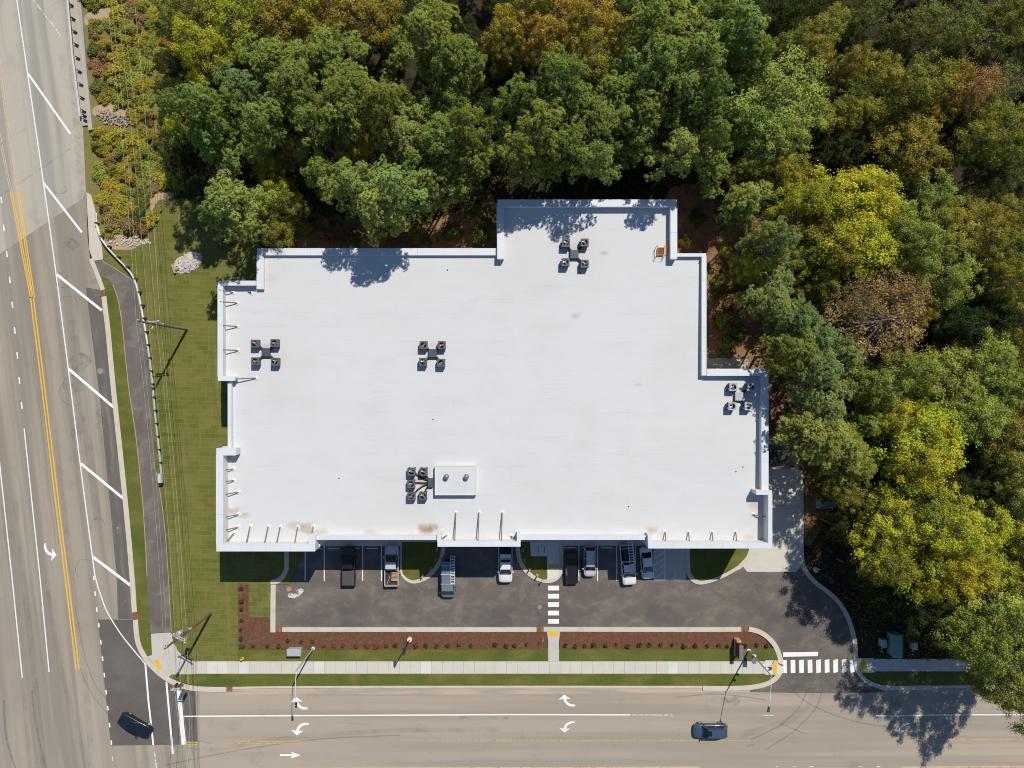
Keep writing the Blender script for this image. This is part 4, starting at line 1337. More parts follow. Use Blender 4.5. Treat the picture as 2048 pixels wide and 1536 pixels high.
CL = [('A', (534, 705), [(515, 688), (554, 687), (516, 723), (555, 724)], False, 'near the left roof edge'),
      ('B', (866, 707), [(849, 691), (885, 691), (848, 724), (884, 726)], False, 'in the middle of the roof'),
      ('C', (1148, 510), [(1131, 489), (1168, 488), (1130, 527), (1168, 530)], False, 'on the upper roof'),
      ('D', (1476, 793), [(1462, 774), (1497, 774), (1460, 812), (1492, 812)], True, 'near the right roof edge')]
POS4 = ['upper-left', 'upper-right', 'lower-left', 'lower-right']
for key, hubc, units, pale, where in CL:
    hp = onroof(*hubc)
    hub = empty('pipe_hub', hp)
    tag(hub, 'square pipe cover box between four condensers ' + where, 'cover box', 'rooftop pipe hubs')
    b = MB()
    b.box((0, 0, 0.22), (0.98, 1.0, 0.44))
    b.build('base', M['hub'], hub)
    b = MB()
    b.add([(-0.55, -0.56, 0.44), (0.55, -0.56, 0.44), (0.55, 0.56, 0.44), (-0.55, 0.56, 0.44), (-0.50, -0.5, 0.52), (0.50, -0.5, 0.52), (0.50, 0.5, 0.52), (-0.50, 0.5, 0.52)],
          [(3, 2, 1, 0), (4, 5, 6, 7), (0, 1, 5, 4), (1, 2, 6, 5), (2, 3, 7, 6), (3, 0, 4, 7)])
    b.build('lid', M['hub_pale'] if pale else M['hub'], hub)
    for i, u in enumerate(units):
        p = onroof(*u)
        condenser(p, POS4[i] + ' of the four fan condensers ' + where, pale)
        d = p - hp
        b = MB()
        b.tube([d.normalized() * 0.5 + Vector((0, 0, 0.26)), d * 0.55 + Vector((0, 0, 0.22)), d * 0.82 + Vector((0, 0, 0.26))], 0.15, 6)
        b.build('line_cover', M['duct'], hub)
hp = onroof(862.5, 964)
hub = empty('pipe_hub', hp)
tag(hub, 'dark pipe cover box against the white roof box', 'cover box', 'rooftop pipe hubs')
b = MB()
b.box((0, 0, 0.26), (0.62, 1.05, 0.52))
b.build('base', M['hub'], hub)
b = MB()
b.box((0, 0, 0.55), (0.70, 1.12, 0.06))
b.build('lid', M['hub'], hub)
for i, (u, nm) in enumerate((((825, 941.5), 'top-left'), ((849, 941.5), 'top-right'), ((824.5, 966), 'middle'), ((825, 990), 'bottom-left'), ((848, 989.5), 'bottom-right'))):
    p = onroof(*u)
    condenser(p, nm + ' of the five condensers beside the white roof box')
    d = p - hp
    b = MB()
    sgn = 1 if d.y > 0 else -1
    b.tube([Vector((-0.3, 0.22 * sgn * (1 if i != 2 else 0.3), 0.16)), Vector((d.x * 0.45, d.y * 0.25 + 0.1 * sgn, 0.14)), Vector((d.x * 0.75, d.y * 0.62, 0.14)), d * 0.86 + Vector((0, 0, 0.2))], 0.11, 6)
    b.build('line_cover', M['duct'], hub)

# roof hatch with safety rail
p = onroof(1320, 503)
hat = empty('roof_hatch', p)
tag(hat, 'red-brown roof hatch in a yellow safety rail on the upper roof', 'roof hatch')
b = MB()
b.box((0.05, 0.0, 0.2), (0.80, 0.95, 0.40))
b.build('curb', M['tan_wood'], hat)
b = MB()
b.box((0.05, 0.02, 0.43), (0.72, 0.80, 0.06))
b.build('lid', M['hatch'], hat)
b = MB()
for zz in (0.55, 1.1):
    q = [(-0.5, 0.6, zz), (-0.5, -0.6, zz), (0.55, -0.6, zz), (0.55, 0.6, zz)]
    b.tube(q, 0.035, 6)
for x, y in ((-0.5, 0.6), (-0.5, -0.6), (0.55, -0.6), (0.55, 0.6)):
    b.tube([(x, y, 0.003), (x, y, 1.1)], 0.035, 6)
b.build('safety_rail', M['safety_yellow'], hat)
b = MB()
b.box((0.78, 0.0, 0.02), (0.35, 1.15, 0.03))
b.build('step_plate', M['tan_wood'], hat)

# small roof drains / pipe caps
for i, (x, y) in enumerate(((895, 540), (1398, 526), (1472, 943), (1486, 934), (866, 839), (678, 957), (1257, 1013), (1160, 545))):
    p = onroof(x, y)
    b = MB()
    b.lathe([(0.09, 0.0), (0.08, 0.02), (0.045, 0.05), (0.045, 0.12), (0.02, 0.13)], (p.x, p.y, p.z + 0.002), 10)
    tag(b.build('roof_pipe', M['hvac_dark'], bld), None)

# trash enclosure beside the right wall
enc = empty('trash_enclosure')
tag(enc, 'block-walled trash enclosure between the right wall and the woods', 'enclosure')
for pts, nm in (([(1520, 880), (1592, 880), (1592, 888), (1520, 888)], 'back_wall'), ([(1586, 888), (1592, 888), (1592, 938), (1586, 938)], 'side_wall')):
    b = MB()
    b.prism(G(pts, 1.2), 0.0, 2.0)
    b.build(nm, M['block'], enc)
b = MB()
b.prism(G([(1500, 934), (1586, 934), (1586, 937), (1500, 937)], 1.2), 0.1, 1.9)
b.build('gate', M['block'], enc)
b = MB()
b.prism(G([(1500, 888), (1586, 888), (1586, 934), (1500, 934)]), 0.0, 0.05)
b.build('floor_slab', M['concrete_c'], enc)
dp = P(1550, 912)
dm = empty('dumpster', (dp.x, dp.y, 0.05))
tag(dm, 'dark dumpster standing inside the block trash enclosure', 'dumpster')
b = MB()
b.box((0, 0, 0.65), (2.6, 1.7, 1.3), taper=1.06)
b.build('bin', M['dumpster'], dm)
for s in (-1, 1):
    b = MB()
    b.add([(s * 0.04, -0.85, 1.32), (s * 1.3, -0.85, 1.32), (s * 1.3, 0.8, 1.55), (s * 0.04, 0.8, 1.55), (s * 0.04, -0.85, 1.37), (s * 1.3, -0.85, 1.37), (s * 1.3, 0.8, 1.60), (s * 0.04, 0.8, 1.60)],
          [(3, 2, 1, 0), (4, 5, 6, 7), (0, 1, 5, 4), (1, 2, 6, 5), (2, 3, 7, 6), (3, 0, 4, 7)])
    b.build('lid', M['hvac_dark'], dm)
# equipment pad behind the right-hand step
pad = empty('equipment_pad')
tag(pad, 'grey concrete pad with low screen rail behind the right roof step', 'pad')
b = MB()
b.prism(G([(1405, 718), (1494, 718), (1494, 760), (1405, 760)]), 0.0, 0.25)
b.build('slab', M['concrete_c'], pad)
b = MB()
for a, c in (((1405, 718), (1494, 718)), ((1494, 718), (1494, 740))):
    pa_, pc_ = P(*a), P(*c)
    for zz in (0.75, 1.25):
        b.tube([(pa_.x, pa_.y, zz), (pc_.x, pc_.y, zz)], 0.03, 6)
b.build('rail', M['galv'], pad)

# ---------------------------------------------------------------- vehicles
def loft(mb, secs):
    n = len(secs[0])
    vs = [p for s in secs for p in s]
    fs = []
    for i in range(len(secs) - 1):
        for k in range(n - 1):
            fs.append((i * n + k, (i + 1) * n + k, (i + 1) * n + k + 1, i * n + k + 1))
    fs.append(tuple(range(n)))
    fs.append(tuple((len(secs) - 1) * n + k for k in range(n - 1, -1, -1)))
    return mb.add(vs, fs)


def vehicle(name, label, cat, kind, px, py, head, L, W, Hh, paint, belt=0.95, glass='car_glass', roof_mat=None, bedfill=None):
    """head: world angle (deg) of the nose. Local x forward, y left."""
    c = P(px, py)
    zroad = 0.024
    root = empty(name, (c.x, c.y, zroad), math.radians(head))
    tag(root, label, cat)
    hw = W / 2

    def X(t_):
        return L / 2 - t_ * L
    if kind == 'sedan':
        st = [(0, .50, .34, .50), (.012, .68, .27, .58), (.035, .83, .23, .66), (.075, .92, .2, .73), (.13, .975, .2, .79), (.22, 1, .2, .86), (.30, 1, .2, .93), (.5, 1, .2, .96), (.72, 1, .2, .97), (.84, .985, .2, 1.0), (.925, .95, .22, .99), (.965, .88, .25, .95), (.988, .76, .28, .84), (1, .58, .36, .62)]
        cab = (.24, .425, .68, .86)
    elif kind == 'suv':
        st = [(0, .52, .40, .60), (.012, .70, .30, .74), (.035, .84, .26, .86), (.075, .93, .23, .94), (.13, .98, .22, .99), (.22, 1, .22, 1.03), (.30, 1, .22, 1.04), (.6, 1, .22, 1.05), (.90, .985, .22, 1.05), (.955, .94, .25, 1.04), (.982, .85, .28, .98), (1, .70, .36, .66)]
        cab = (.225, .385, .88, .972)
    elif kind == 'van':
        st = [(0, .52, .38, .62), (.01, .70, .30, .78), (.028, .84, .26, .90), (.06, .93, .23, 1.0), (.10, .98, .22, 1.07), (.15, 1, .22, 1.14), (.3, 1, .22, 1.16), (.6, 1, .22, 1.16), (.96, .99, .24, 1.16), (.99, .97, .28, 1.1), (1, .95, .34, .7)]
        cab = (.105, .235, .975, .992)
    else:   # pickup: nose and cab only, bed is a part of its own
        st = [(0, .62, .44, .75), (.010, .78, .36, .90), (.028, .90, .31, 1.0), (.06, .965, .29, 1.07), (.11, .99, .28, 1.11), (.20, 1, .28, 1.14), (.28, 1, .28, 1.16), (.45, 1, .28, 1.18), (.575, 1, .28, 1.18), (.585, .98, .30, 1.1)]
        cab = (.225, .372, .545, .580)
    secs = []
    for t_, kw, zb, zt in st:
        x = X(t_)
        w_ = hw * kw
        h = zt - zb
        half = [(w_ * 0.93, zb), (w_ * 0.99, zb + h * 0.25), (w_, zb + h * 0.6), (w_ * 0.97, zb + h * 0.88), (w_ * 0.88, zt - 0.015), (w_ * 0.5, zt + 0.025), (0, zt + 0.035)]
        sec = [(x, y, z) for y, z in half] + [(x, -y, z) for y, z in half[-2::-1]]
        secs.append(sec)
    b = MB()
    loft(b, secs)
    body = b.build('body', paint, root, smooth=True)
    # cabin shell
    tb, tr, rr_, rb = cab
    zb_ = np.interp(tb, [s[0] for s in st], [s[3] for s in st]) - 0.02
    zr_ = np.interp(min(rb, st[-1][0]), [s[0] for s in st], [s[3] for s in st]) - 0.02
    w0, w1 = hw * 0.90, hw * (0.74 if kind != 'van' else 0.84)
    base = [(X(tb), w0), (X(rb), w0 * 0.97), (X(rb), -w0 * 0.97), (X(tb), -w0)]
    roof = [(X(tr), w1 * 0.96), (X(rr_), w1 * 0.98), (X(rr_), -w1 * 0.98), (X(tr), -w1 * 0.96)]
    zb4 = [zb_, zr_, zr_, zb_]
    b = MB()
    vs = [(x, y, z) for (x, y), z in zip(base, zb4)] + [(x, y, Hh - 0.05) for x, y in roof]
    nx, ny = 5, 4
    grid = []
    for i in range(nx + 1):
        for j in range(ny + 1):
            u, v = i / nx, j / ny
            x = roof[0][0] * (1 - u) + roof[1][0] * u
            wv = (w1 * 0.96 * (1 - u) + w1 * 0.98 * u)
            y = wv * (1 - 2 * v)
            z = Hh - 0.05 + 0.05 * (1 - (2 * v - 1) ** 2) * (0.5 + 0.5 * math.sin(math.pi * (0.15 + 0.7 * u)))
            grid.append((x, y, z))
    b.add(vs, [(0, 3, 7, 4), (0, 4, 5, 1), (1, 5, 6, 2), (2, 6, 7, 3)])
    b.add(grid, [(i * (ny + 1) + j, (i + 1) * (ny + 1) + j, (i + 1) * (ny + 1) + j + 1, i * (ny + 1) + j + 1) for i in range(nx) for j in range(ny)])
    b.build('cab', roof_mat or paint, root)

    def pane(nm, q, ins=0.07, off=0.014):
        q = [Vector(p) for p in q]
        cen = sum(q, Vector()) / 4
        nrm = (q[1] - q[0]).cross(q[3] - q[0]).normalized()
        if nrm.dot(cen - Vector(((X(tb) + X(rb)) / 2, 0, 0.9))) < 0:
            nrm = -nrm
        q2 = [cen + (p - cen) * (1 - ins) + nrm * off for p in q]
        bb = MB()
        bb.add(q2, [(0, 1, 2, 3)])
        return bb.build(nm, M[glass], root)
    B = [Vector(v) for v in vs[:4]]
    R_ = [Vector(v) for v in vs[4:]]
    pane('windshield', [B[0], R_[0], R_[3], B[3]], 0.06)
    pane('rear_window', [B[1], R_[1], R_[2], B[2]], 0.12)
    for (b0, b1, r0, r1) in ((B[0], B[1], R_[0], R_[1]), (B[3], B[2], R_[3], R_[2])):
        m_b, m_r = b0.lerp(b1, 0.52), r0.lerp(r1, 0.5)
        pane('side_window', [b0.lerp(b1, 0.03), m_b, m_r, r0.lerp(r1, 0.03)], 0.12)
        if kind != 'van':
            pane('side_window', [m_b, b1.lerp(b0, 0.03), r1.lerp(r0, 0.03), m_r], 0.12)
    # shut lines of the hood and a cowl strip below the windscreen
    if kind != 'van':
        for s in (-1, 1):
            q = []
            for tt in (.07, .12, .17, tb - 0.005):
                zt_ = float(np.interp(tt, [a_[0] for a_ in st], [a_[3] for a_ in st]))
                kw_ = float(np.interp(tt, [a_[0] for a_ in st], [a_[1] for a_ in st]))
                q.append((X(tt), s * hw * kw_ * 0.78, zt_ + 0.012))
            b = MB()
            b.tube(q, 0.013, 4)
            b.build('hood_seam', M['tyre'], body)
    b = MB()
    zc_ = float(np.interp(tb, [a_[0] for a_ in st], [a_[3] for a_ in st]))
    b.box((X(tb - 0.008), 0, zc_ + 0.02), (0.07, w0 * 1.7, 0.05))
    b.build('cowl', M['tyre'], body)
    rw = 0.34 if kind in ('sedan',) else 0.38
    for tx in (.185, .80):
        for s in (-1, 1):
            b = MB()
            cyl = []
            for yy, rr in ((0.0, rw * 0.9), (0.02, rw), (0.2, rw), (0.22, rw * 0.9)):
                cyl.append((rr, yy))
            vs_, fs_ = [], []
            n = 16
            for rr, yy in cyl:
                for k in range(n):
                    a = 2 * math.pi * k / n
                    vs_.append((X(tx) + rr * math.cos(a), s * (hw + 0.015 - yy), rw + rr * math.sin(a)))
            for i in range(3):
                for k in range(n):
                    k2 = (k + 1) % n
                    fs_.append((i * n + k, i * n + k2, (i + 1) * n + k2, (i + 1) * n + k))
            fs_ += [tuple(range(n)), tuple(3 * n + k for k in range(n))]
            b.add(vs_, fs_)
            wh = b.build('wheel', M['tyre'], root)
            b = MB()
            vs_ = [(X(tx) + rw * 0.62 * math.cos(2 * math.pi * k / 12), s * (hw + 0.022), rw + rw * 0.62 * math.sin(2 * math.pi * k / 12)) for k in range(12)]
            b.add(vs_, [tuple(range(12))])
            b.build('rim', M['rim'], wh)
    for s in (-1, 1):
        b = MB()
        zl = st[2][3] - 0.06
        b.add([(X(.022), s * hw * .50, zl - .03), (X(.036), s * hw * .78, zl - .02), (X(.085), s * hw * .88, zl + .10), (X(.060), s * hw * .58, zl + .11)], [(0, 1, 2, 3)])
        b.build('headlight', M['lamp_clear'], root)
        b = MB()
        zt = 0.95 if kind != 'sedan' else 0.82
        b.box((X(.985), s * hw * .76, zt - 0.14), (0.10, hw * .22, 0.16))
        b.build('tail_light', M['lamp_red'], root)
        b = MB()
        xm = X(tb + (tr - tb) * 0.35)
        b.box((xm, s * (hw + 0.10), belt + 0.12), (0.14, 0.22, 0.16))
        b.build('mirror', paint, root)
    if kind == 'pickup':
        x0, x1 = X(.592), X(1.0)
        b = MB()
        z0, z1 = 0.42, 1.17
        wt = 0.09
        for s in (-1, 1):
            b.b6(x1, x0, s * hw * 0.985 - s * wt, s * hw * 0.985, z0, z1)
        b.b6(x0 - 0.08, x0, -hw * .985 + wt, hw * .985 - wt, z0, z1 - 0.004)
        b.build('cargo_bed', paint, root)
        b = MB()
        b.b6(x1 - 0.02, x1 + 0.07, -hw * .985 + wt, hw * .985 - wt, z0, z1 - 0.02)
        b.build('tailgate', paint, root)
        b = MB()
        b.b6(x1 + 0.07, x0 - 0.08, -hw * .985 + wt, hw * .985 - wt, z0 + 0.1, z0 + 0.22)
        b.build('bed_floor', M['bed_liner'], root)
        b = MB()
        b.b6(x1 - 0.16, x1 - 0.03, -hw * .9, hw * .9, 0.45, 0.62)
        b.build('bumper', M['rim'], root)
    return root


PT = dict(black=car_paint('black_car_paint', (0.012, 0.012, 0.013)), silver=car_paint('silver_car_paint', (0.50, 0.515, 0.53)), teal=car_paint('grey_green_van_paint', (0.135, 0.185, 0.215)),
          white=car_paint('white_car_paint', (0.70, 0.71, 0.72)), navy=car_paint('dark_navy_car_paint', (0.008, 0.013, 0.024), 0.22), blue=car_paint('slate_blue_car_paint', (0.045, 0.075, 0.15)))
v1 = vehicle('pickup_truck', 'black pickup with a flat grey bed cover parked nose to the walk', 'pickup', 'pickup', 700, 1128.5, 90, 5.5, 1.92, 1.82, PT['black'])
b = MB()
b.add([(-2.70, -0.86, 1.19), (-0.52, -0.86, 1.19), (-0.52, 0.86, 1.19), (-2.70, 0.86, 1.19), (-2.62, -0.6, 1.215), (-0.6, -0.6, 1.215), (-0.6, 0.6, 1.215), (-2.62, 0.6, 1.215)],
      [(4, 5, 6, 7), (0, 1, 5, 4), (1, 2, 6, 5), (2, 3, 7, 6), (3, 0, 4, 7)])
b.build('bed_cover', M['tonneau'], v1)
v2 = vehicle('pickup_truck', 'silver pickup carrying wooden pallets, parked beside the grass island', 'pickup', 'pickup', 785.5, 1128, 90, 5.7, 2.0, 1.88, PT['silver'])
v3 = vehicle('cargo_van', 'grey-green cargo van with a roof rack standing in the lot', 'van', 'van', 897.5, 1153, -90, 5.6, 2.0, 2.15, PT['teal'])
v4 = vehicle('pickup_truck', 'white pickup backed in beside the island with bike racks', 'pickup', 'pickup', 1011, 1122, -90, 5.7, 1.98, 1.86, PT['white'])
v5 = vehicle('suv', 'black sport utility vehicle parked next to the concrete walkway', 'car', 'suv', 1142, 1133, 93, 4.5, 1.85, 1.62, PT['black'])
v6 = vehicle('suv', 'small silver-white sport utility vehicle backed in next to the black one', 'car', 'suv', 1178.5, 1120, -90, 4.4, 1.78, 1.66, PT['silver'])
v7 = vehicle('pickup_truck', 'white work pickup with a ladder rack and dark bed', 'pickup', 'pickup', 1254, 1127, -85, 5.7, 1.98, 1.86, PT['white'])
v8 = vehicle('sedan', 'white sedan parked at an angle next to the hatched bay', 'car', 'sedan', 1292, 1123.5, -84.2, 4.6, 1.82, 1.44, PT['white'])
v9 = vehicle('sedan', 'dark navy sedan turning across the dark asphalt corner', 'car', 'sedan', 275, 1447, -29.7, 5.0, 1.95, 1.46, PT['navy'])
v10 = vehicle('suv', 'slate blue sport utility vehicle driving on the front road', 'car', 'suv', 1418.5, 1456.5, 180, 4.75, 1.93, 1.62, PT['blue'])
b = MB()
b.add([(0.05, -0.36, 1.632), (0.72, -0.36, 1.632), (0.72, 0.36, 1.632), (0.05, 0.36, 1.632)], [(0, 1, 2, 3)])
b.build('sunroof', M['car_glass'], v10)
for vv, xs, y_, z_ in ((v10, (-1.6, 0.8), 0.66, 1.66), (v6, (-1.5, 0.7), 0.62, 1.70), (v5, (-1.5, 0.7), 0.64, 1.66)):
    for s in (-1, 1):
        b = MB()
        b.tube([(xs[0], s * y_, z_ - 0.06), (xs[0] + 0.1, s * y_, z_), (xs[1] - 0.1, s * y_, z_), (xs[1], s * y_, z_ - 0.06)], 0.025, 6)
        b.build('roof_rail', M['steel_dark'], vv)
b = MB()
b.box((-0.95, 0.0, 1.08), (0.55, 1.55, 0.34))
b.build('tool_box', M['alu'], v4)


def ladder(name, label, loc, rz, L, w=0.42, n=10, ratio=0.0):
    o = empty(name, loc, rz)
    tag(o, label, 'ladder')
    for s in (-1, 1):
        b = MB()
        b.box((0, s * w / 2, 0.04), (L, 0.06, 0.08))
        b.build('side_rail', M['alu'], o)
    for k in range(n):
        b = MB()
        x = -L / 2 + L * (k + 0.5) / n
        b.box((x, 0, 0.04), (0.10, w - 0.06, 0.045))
        b.build('rung', M['alu'], o)
    return o


# van rack + ladder
for x in (-2.2, -0.9, 0.45):
    b = MB()
    b.tube([(x, -0.92, 2.0), (x, -0.90, 2.27), (x, 0.90, 2.27), (x, 0.92, 2.0)], 0.03, 6)
    b.build('rack_bar', M['alu'], v3)
c3 = P(905.5, 1140, 2.3)
ladder('ladder', 'aluminium ladder on the roof rack of the grey-green van', (c3.x, c3.y, 2.31), math.radians(90), 4.1, 0.55, 11)
# work pickup rack + ladder
for x in (-2.6, -0.75, 0.9):
    b = MB()
    b.tube([(x, -0.9, 1.15), (x, -0.9, 1.98), (x, 0.9, 1.98), (x, 0.9, 1.15)], 0.03, 6)
    b.build('rack_bar', M['alu'], v7)
c7 = P(1262.5, 1112, 2.0)
ladder('ladder', 'aluminium ladder on the rack of the white work pickup', (c7.x, c7.y, 2.012), math.radians(95), 4.9, 0.6, 13)
b = MB()
b.b6(-2.6, -0.75, -0.55, 0.3, 0.645, 1.05)
b.build('toolbox_stack', M['bed_liner'], v7)
# pallets in the silver pickup
cpl = P(790.5, 1153, 0.9)
pal = empty('pallet_stack', (cpl.x, cpl.y, 0.67), math.radians(88))
tag(pal, 'stack of wooden pallets in the silver pickup bed', 'pallets')
for lev in range(3):
    for k in range(7):
        b = MB()
        b.box((-0.54 + k * 0.18, 0, lev * 0.15 + 0.13), (0.11, 1.0, 0.022))
        b.build('deck_board', M['pallet'], pal)
    for s in (-1, 0, 1):
        b = MB()
        b.box((0, s * 0.46, lev * 0.15 + 0.06), (1.2, 0.05, 0.10))
        b.build('stringer', M['pallet'], pal)
pl0, pl1 = P(780, 1152, 1.2), P(772.5, 1173, 1.2)
b = MB()
b.tube([(pl0.x, pl0.y, 1.22), (pl1.x, pl1.y, 1.28)], 0.045, 6)
tag(b.build('timber_plank', M['pallet']), 'thin pale plank sticking out over the silver pickup tailgate', 'plank')

# ---------------------------------------------------------------- street furniture
# guardrail
GR = [(192, 425), (194, 452), (201, 473), (214, 493), (233, 514), (253, 535), (265, 551), (273, 571), (280, 601), (285, 627), (292, 666), (300, 721), (305, 768), (312, 841), (318, 895), (323, 948)]
gq = crom(GR, 6)
gr = empty('guardrail')
tag(gr, 'curving galvanised guardrail beside the dark left path', 'guardrail')
b = MB()
for dz, off in ((0.60, 0.0), (0.68, 0.035), (0.76, 0.0)):
    pass
prof = [(0.0, 0.52), (0.055, 0.57), (0.055, 0.62), (0.0, 0.67), (0.055, 0.72), (0.055, 0.77), (0.0, 0.82)]
vs, fs = [], []
gw = [P(x, y, 0.7) for x, y in gq]
for i, p in enumerate(gw):
    d = gw[min(i + 1, len(gw) - 1)] - gw[max(i - 1, 0)]
    nrm = Vector((-d.y, d.x, 0)).normalized()
    for o_, z_ in prof:
        q = p - nrm * (0.02 + o_ * 2.4)
        vs.append((q.x, q.y, z_))
m_ = len(prof)
for i in range(len(gw) - 1):
    for k in range(m_ - 1):
        fs.append((i * m_ + k, (i + 1) * m_ + k, (i + 1) * m_ + k + 1, i * m_ + k + 1))
b.add(vs, fs)
# thickness: second skin
b.add([(x + 0.012, y, z) for x, y, z in vs], [f[::-1] for f in fs])
b.build('rail_beam', M['rail_white'], gr)
for (x, y) in ((197, 448), (207, 474), (222, 494), (241, 515), (259, 535), (275, 558), (283, 585), (289, 611), (292, 637), (296, 664), (299, 690), (302.5, 716), (305.5, 742), (308.5, 768), (311.5, 794), (314, 820), (316.5, 846), (319, 872), (321.5, 898), (324, 924)):
    p = P(x + 1.2, y)
    b = MB()
    b.box((p.x, p.y, 0.42), (0.22, 0.17, 0.84), 0.1)
    po = b.build('post', M['post_wood'], gr)
    b = MB()
    b.box((p.x - 0.17, p.y, 0.68), (0.14, 0.15, 0.30), 0.1)
    b.build('blockout', M['post_wood'], po)
p = P(325, 955)
b = MB()
b.box((p.x, p.y, 0.62), (0.5, 1.3, 0.42), 0.06)
b.build('end_terminal', M['rail_white'], gr)
b = MB()
b.box((p.x + 0.02, p.y - 0.80, 0.62), (0.56, 0.20, 0.55), 0.06)
b.build('impact_head', M['steel_dark'], gr)

# bridge parapet with rail
br = empty('bridge_rail')
tag(br, 'concrete bridge kerb with posted metal rail at the top left', 'bridge rail')
b = MB()
ribbon(b, [(150, -140), (161.5, 0), (172, 125), (185, 262)], 8.0, 0.0, 0.55)
b.build('outer_beam', M['bridge_concrete'], br)
b = MB()
ribbon(b, [(140, -140), (149.5, 0), (160, 125), (174, 252)], 15.0, 0.0, 0.26)
b.build('kerb_step', M['bridge_concrete'], br)
b = MB()
ribbon(b, [(130, -140), (140.5, 0), (151, 117), (166, 236)], 3.4, 0.62, 0.74)
b.build('rail_tube', M['rail_white'], br)
for (x, y) in ((140, -14), (143, 12), (146.5, 39), (150, 65), (153, 91), (156, 117.5), (159, 144), (162, 170), (164.5, 196.5), (167.5, 223), (169, 232), (170.5, 241)):
    p = P(x, y)
    b = MB()
    b.box((p.x + 0.25, p.y - 0.05, 0.45), (0.62, 0.13, 0.40), -0.5)
    b.build('rail_post', M['steel_dark'], br)


# poles ----------------------------------------------------------------------------------------------
def utility_pole(px, py, h, mat, label, rz, transformer):
    c = P(px, py)
    root = empty('utility_pole', (c.x, c.y, 0.1), rz)
    tag(root, label, 'utility pole', 'wooden utility poles')
    b = MB()
    b.tube([(0, 0, -0.1), (0, 0, h * 0.5), (0, 0, h)], [0.19, 0.16, 0.12], 10)
    b.build('pole', mat, root)
    for zz, L in ((h - 0.35, 0.5), (h * 0.755, 2.4), (h * 0.72, 1.8)):
        b = MB()
        b.box((0, 0.16, zz), (L, 0.11, 0.13))
        arm = b.build('crossarm', M['galv'] if zz < h - 1 else mat, root)
        for k in (-1, 0, 1):
            if L < 1 and k:
                continue
            b = MB()
            b.lathe([(0.03, 0.0), (0.08, 0.04), (0.05, 0.09), (0.08, 0.14), (0.05, 0.19), (0.03, 0.24)], (k * (L / 2 - 0.1), 0.16, zz + 0.066), 8)
            b.build('insulator', M['porcelain'], arm)
    for k in range(3):
        b = MB()
        a = k * 2.1 + 0.4
        b.tube([(0.12 * math.cos(a), 0.12 * math.sin(a), h * 0.70), (0.7 * math.cos(a), 0.7 * math.sin(a), h * 0.735), (0.8 * math.cos(a), 0.8 * math.sin(a), h * 0.70)], 0.045, 6)
        b.build('cutout', M['porcelain'], root)
    if transformer:
        b = MB()
        b.lathe([(0.26, 0), (0.29, 0.03), (0.29, 0.85), (0.25, 0.92), (0.1, 0.96)], (-0.48, 0.05, h * 0.60), 16)
        tr = b.build('transformer', M['galv'], root, smooth=True)
        b = MB()
        b.lathe([(0.05, 0), (0.08, 0.06), (0.04, 0.3)], (-0.48, 0.05, h * 0.60 + 0.94), 8)
        b.build('bushing', M['porcelain'], tr)
    b = MB()
    b.box((0.0, 0.2, h * 0.5), (0.35, 0.12, 0.5))
    b.build('pole_box', M['galv'], root)
    return c


pole1 = utility_pole(375, 659, 13.6, M['timber'], 'grey utility pole on the left lawn beside the guardrail', math.radians(8), False)
pole2 = utility_pole(423, 1226, 13.6, M['timber_red'], 'brown utility pole with transformer near the corner ramp', math.radians(-30), True)


def wire(label, pts, r, mat, sag=0.7):
    q = []
    for a, c in zip(pts[:-1], pts[1:]):
        a, c = Vector(a), Vector(c)
        for k in range(14):
            t_ = k / 14
            p = a.lerp(c, t_)
            p.z -= sag * 4 * t_ * (1 - t_)
            q.append(p)
    q.append(Vector(pts[-1]))
    b = MB()
    b.tube(q, r, 5, cap=False)
    return tag(b.build('power_line', mat), label, 'power line', 'overhead lines along the left side')


def pz(c, z, dx=0.0):
    return Vector((c.x + dx, c.y, z))


wire('topmost overhead conductor running over both utility pole tips', [P(205, -70, 13.9), pz(pole1, 13.85), pz(pole2, 13.85), P(392, 1640, 13.8)], 0.016, M['wire'])
for i, (tx, dx, z, nm) in enumerate(((214, -1.1, 10.9, 'left'), (223.5, -0.1, 10.7, 'middle'), (233, 1.0, 10.9, 'right'))):
    wire(nm + ' conductor of the three strung on the pole crossarms', [P(tx, -70, z), pz(pole1, z, dx), pz(pole2, z, dx), P(372 + i * 9, 1640, z)], 0.015, M['wire'])
for i, (tx, z, nm) in enumerate(((262, 7.4, 'left'), (274, 6.6, 'right'))):
    wire(nm + ' dark communication cable strung below the power conductors', [P(tx, -70, z), pz(pole1, z, -0.2 + 0.4 * i), pz(pole2, z, -0.2 + 0.4 * i), P(378 + i * 8, 1640, z)], 0.019, M['cable_dark'] if i else M['wire'], 0.5)

# span-wire traffic signal over the corner
sp = P(356.5, 1373, 6.2)
wire('span wire holding the traffic signal over the corner kerb', [pz(pole2, 8.6), (sp.x, sp.y, 7.25), P(330, 1640, 8.4)], 0.022, M['cable_dark'], 0.25)
sg = empty('traffic_signal', (sp.x, sp.y, 6.2))
tag(sg, 'traffic signal heads hanging over the corner kerb stop line', 'traffic signal')
b = MB()
b.box((0, 0, 0.62), (1.0, 0.08, 0.10))
b.tube([(0, 0, 0.6), (0, 0, 1.05)], 0.025, 6)
b.build('hanger_bar', M['rail_white'], sg)
for s in (-1, 1):
    b = MB()
    b.box((s * 0.30, 0, 0.05), (0.34, 0.26, 1.02))
    hd = b.build('signal_head', M['signal_green'], sg)
    for k, mm in enumerate(('stop_red', 'safety_yellow', 'cabinet_green')):
        b = MB()
        z = 0.38 - 0.33 * k
        b.tube([(s * 0.30, 0.13, z), (s * 0.30, 0.34, z - 0.02)], [0.14, 0.135], 10, cap=True)
        b.build('visor', M['steel_dark'] if k else M['stop_red'], hd)
b = MB()
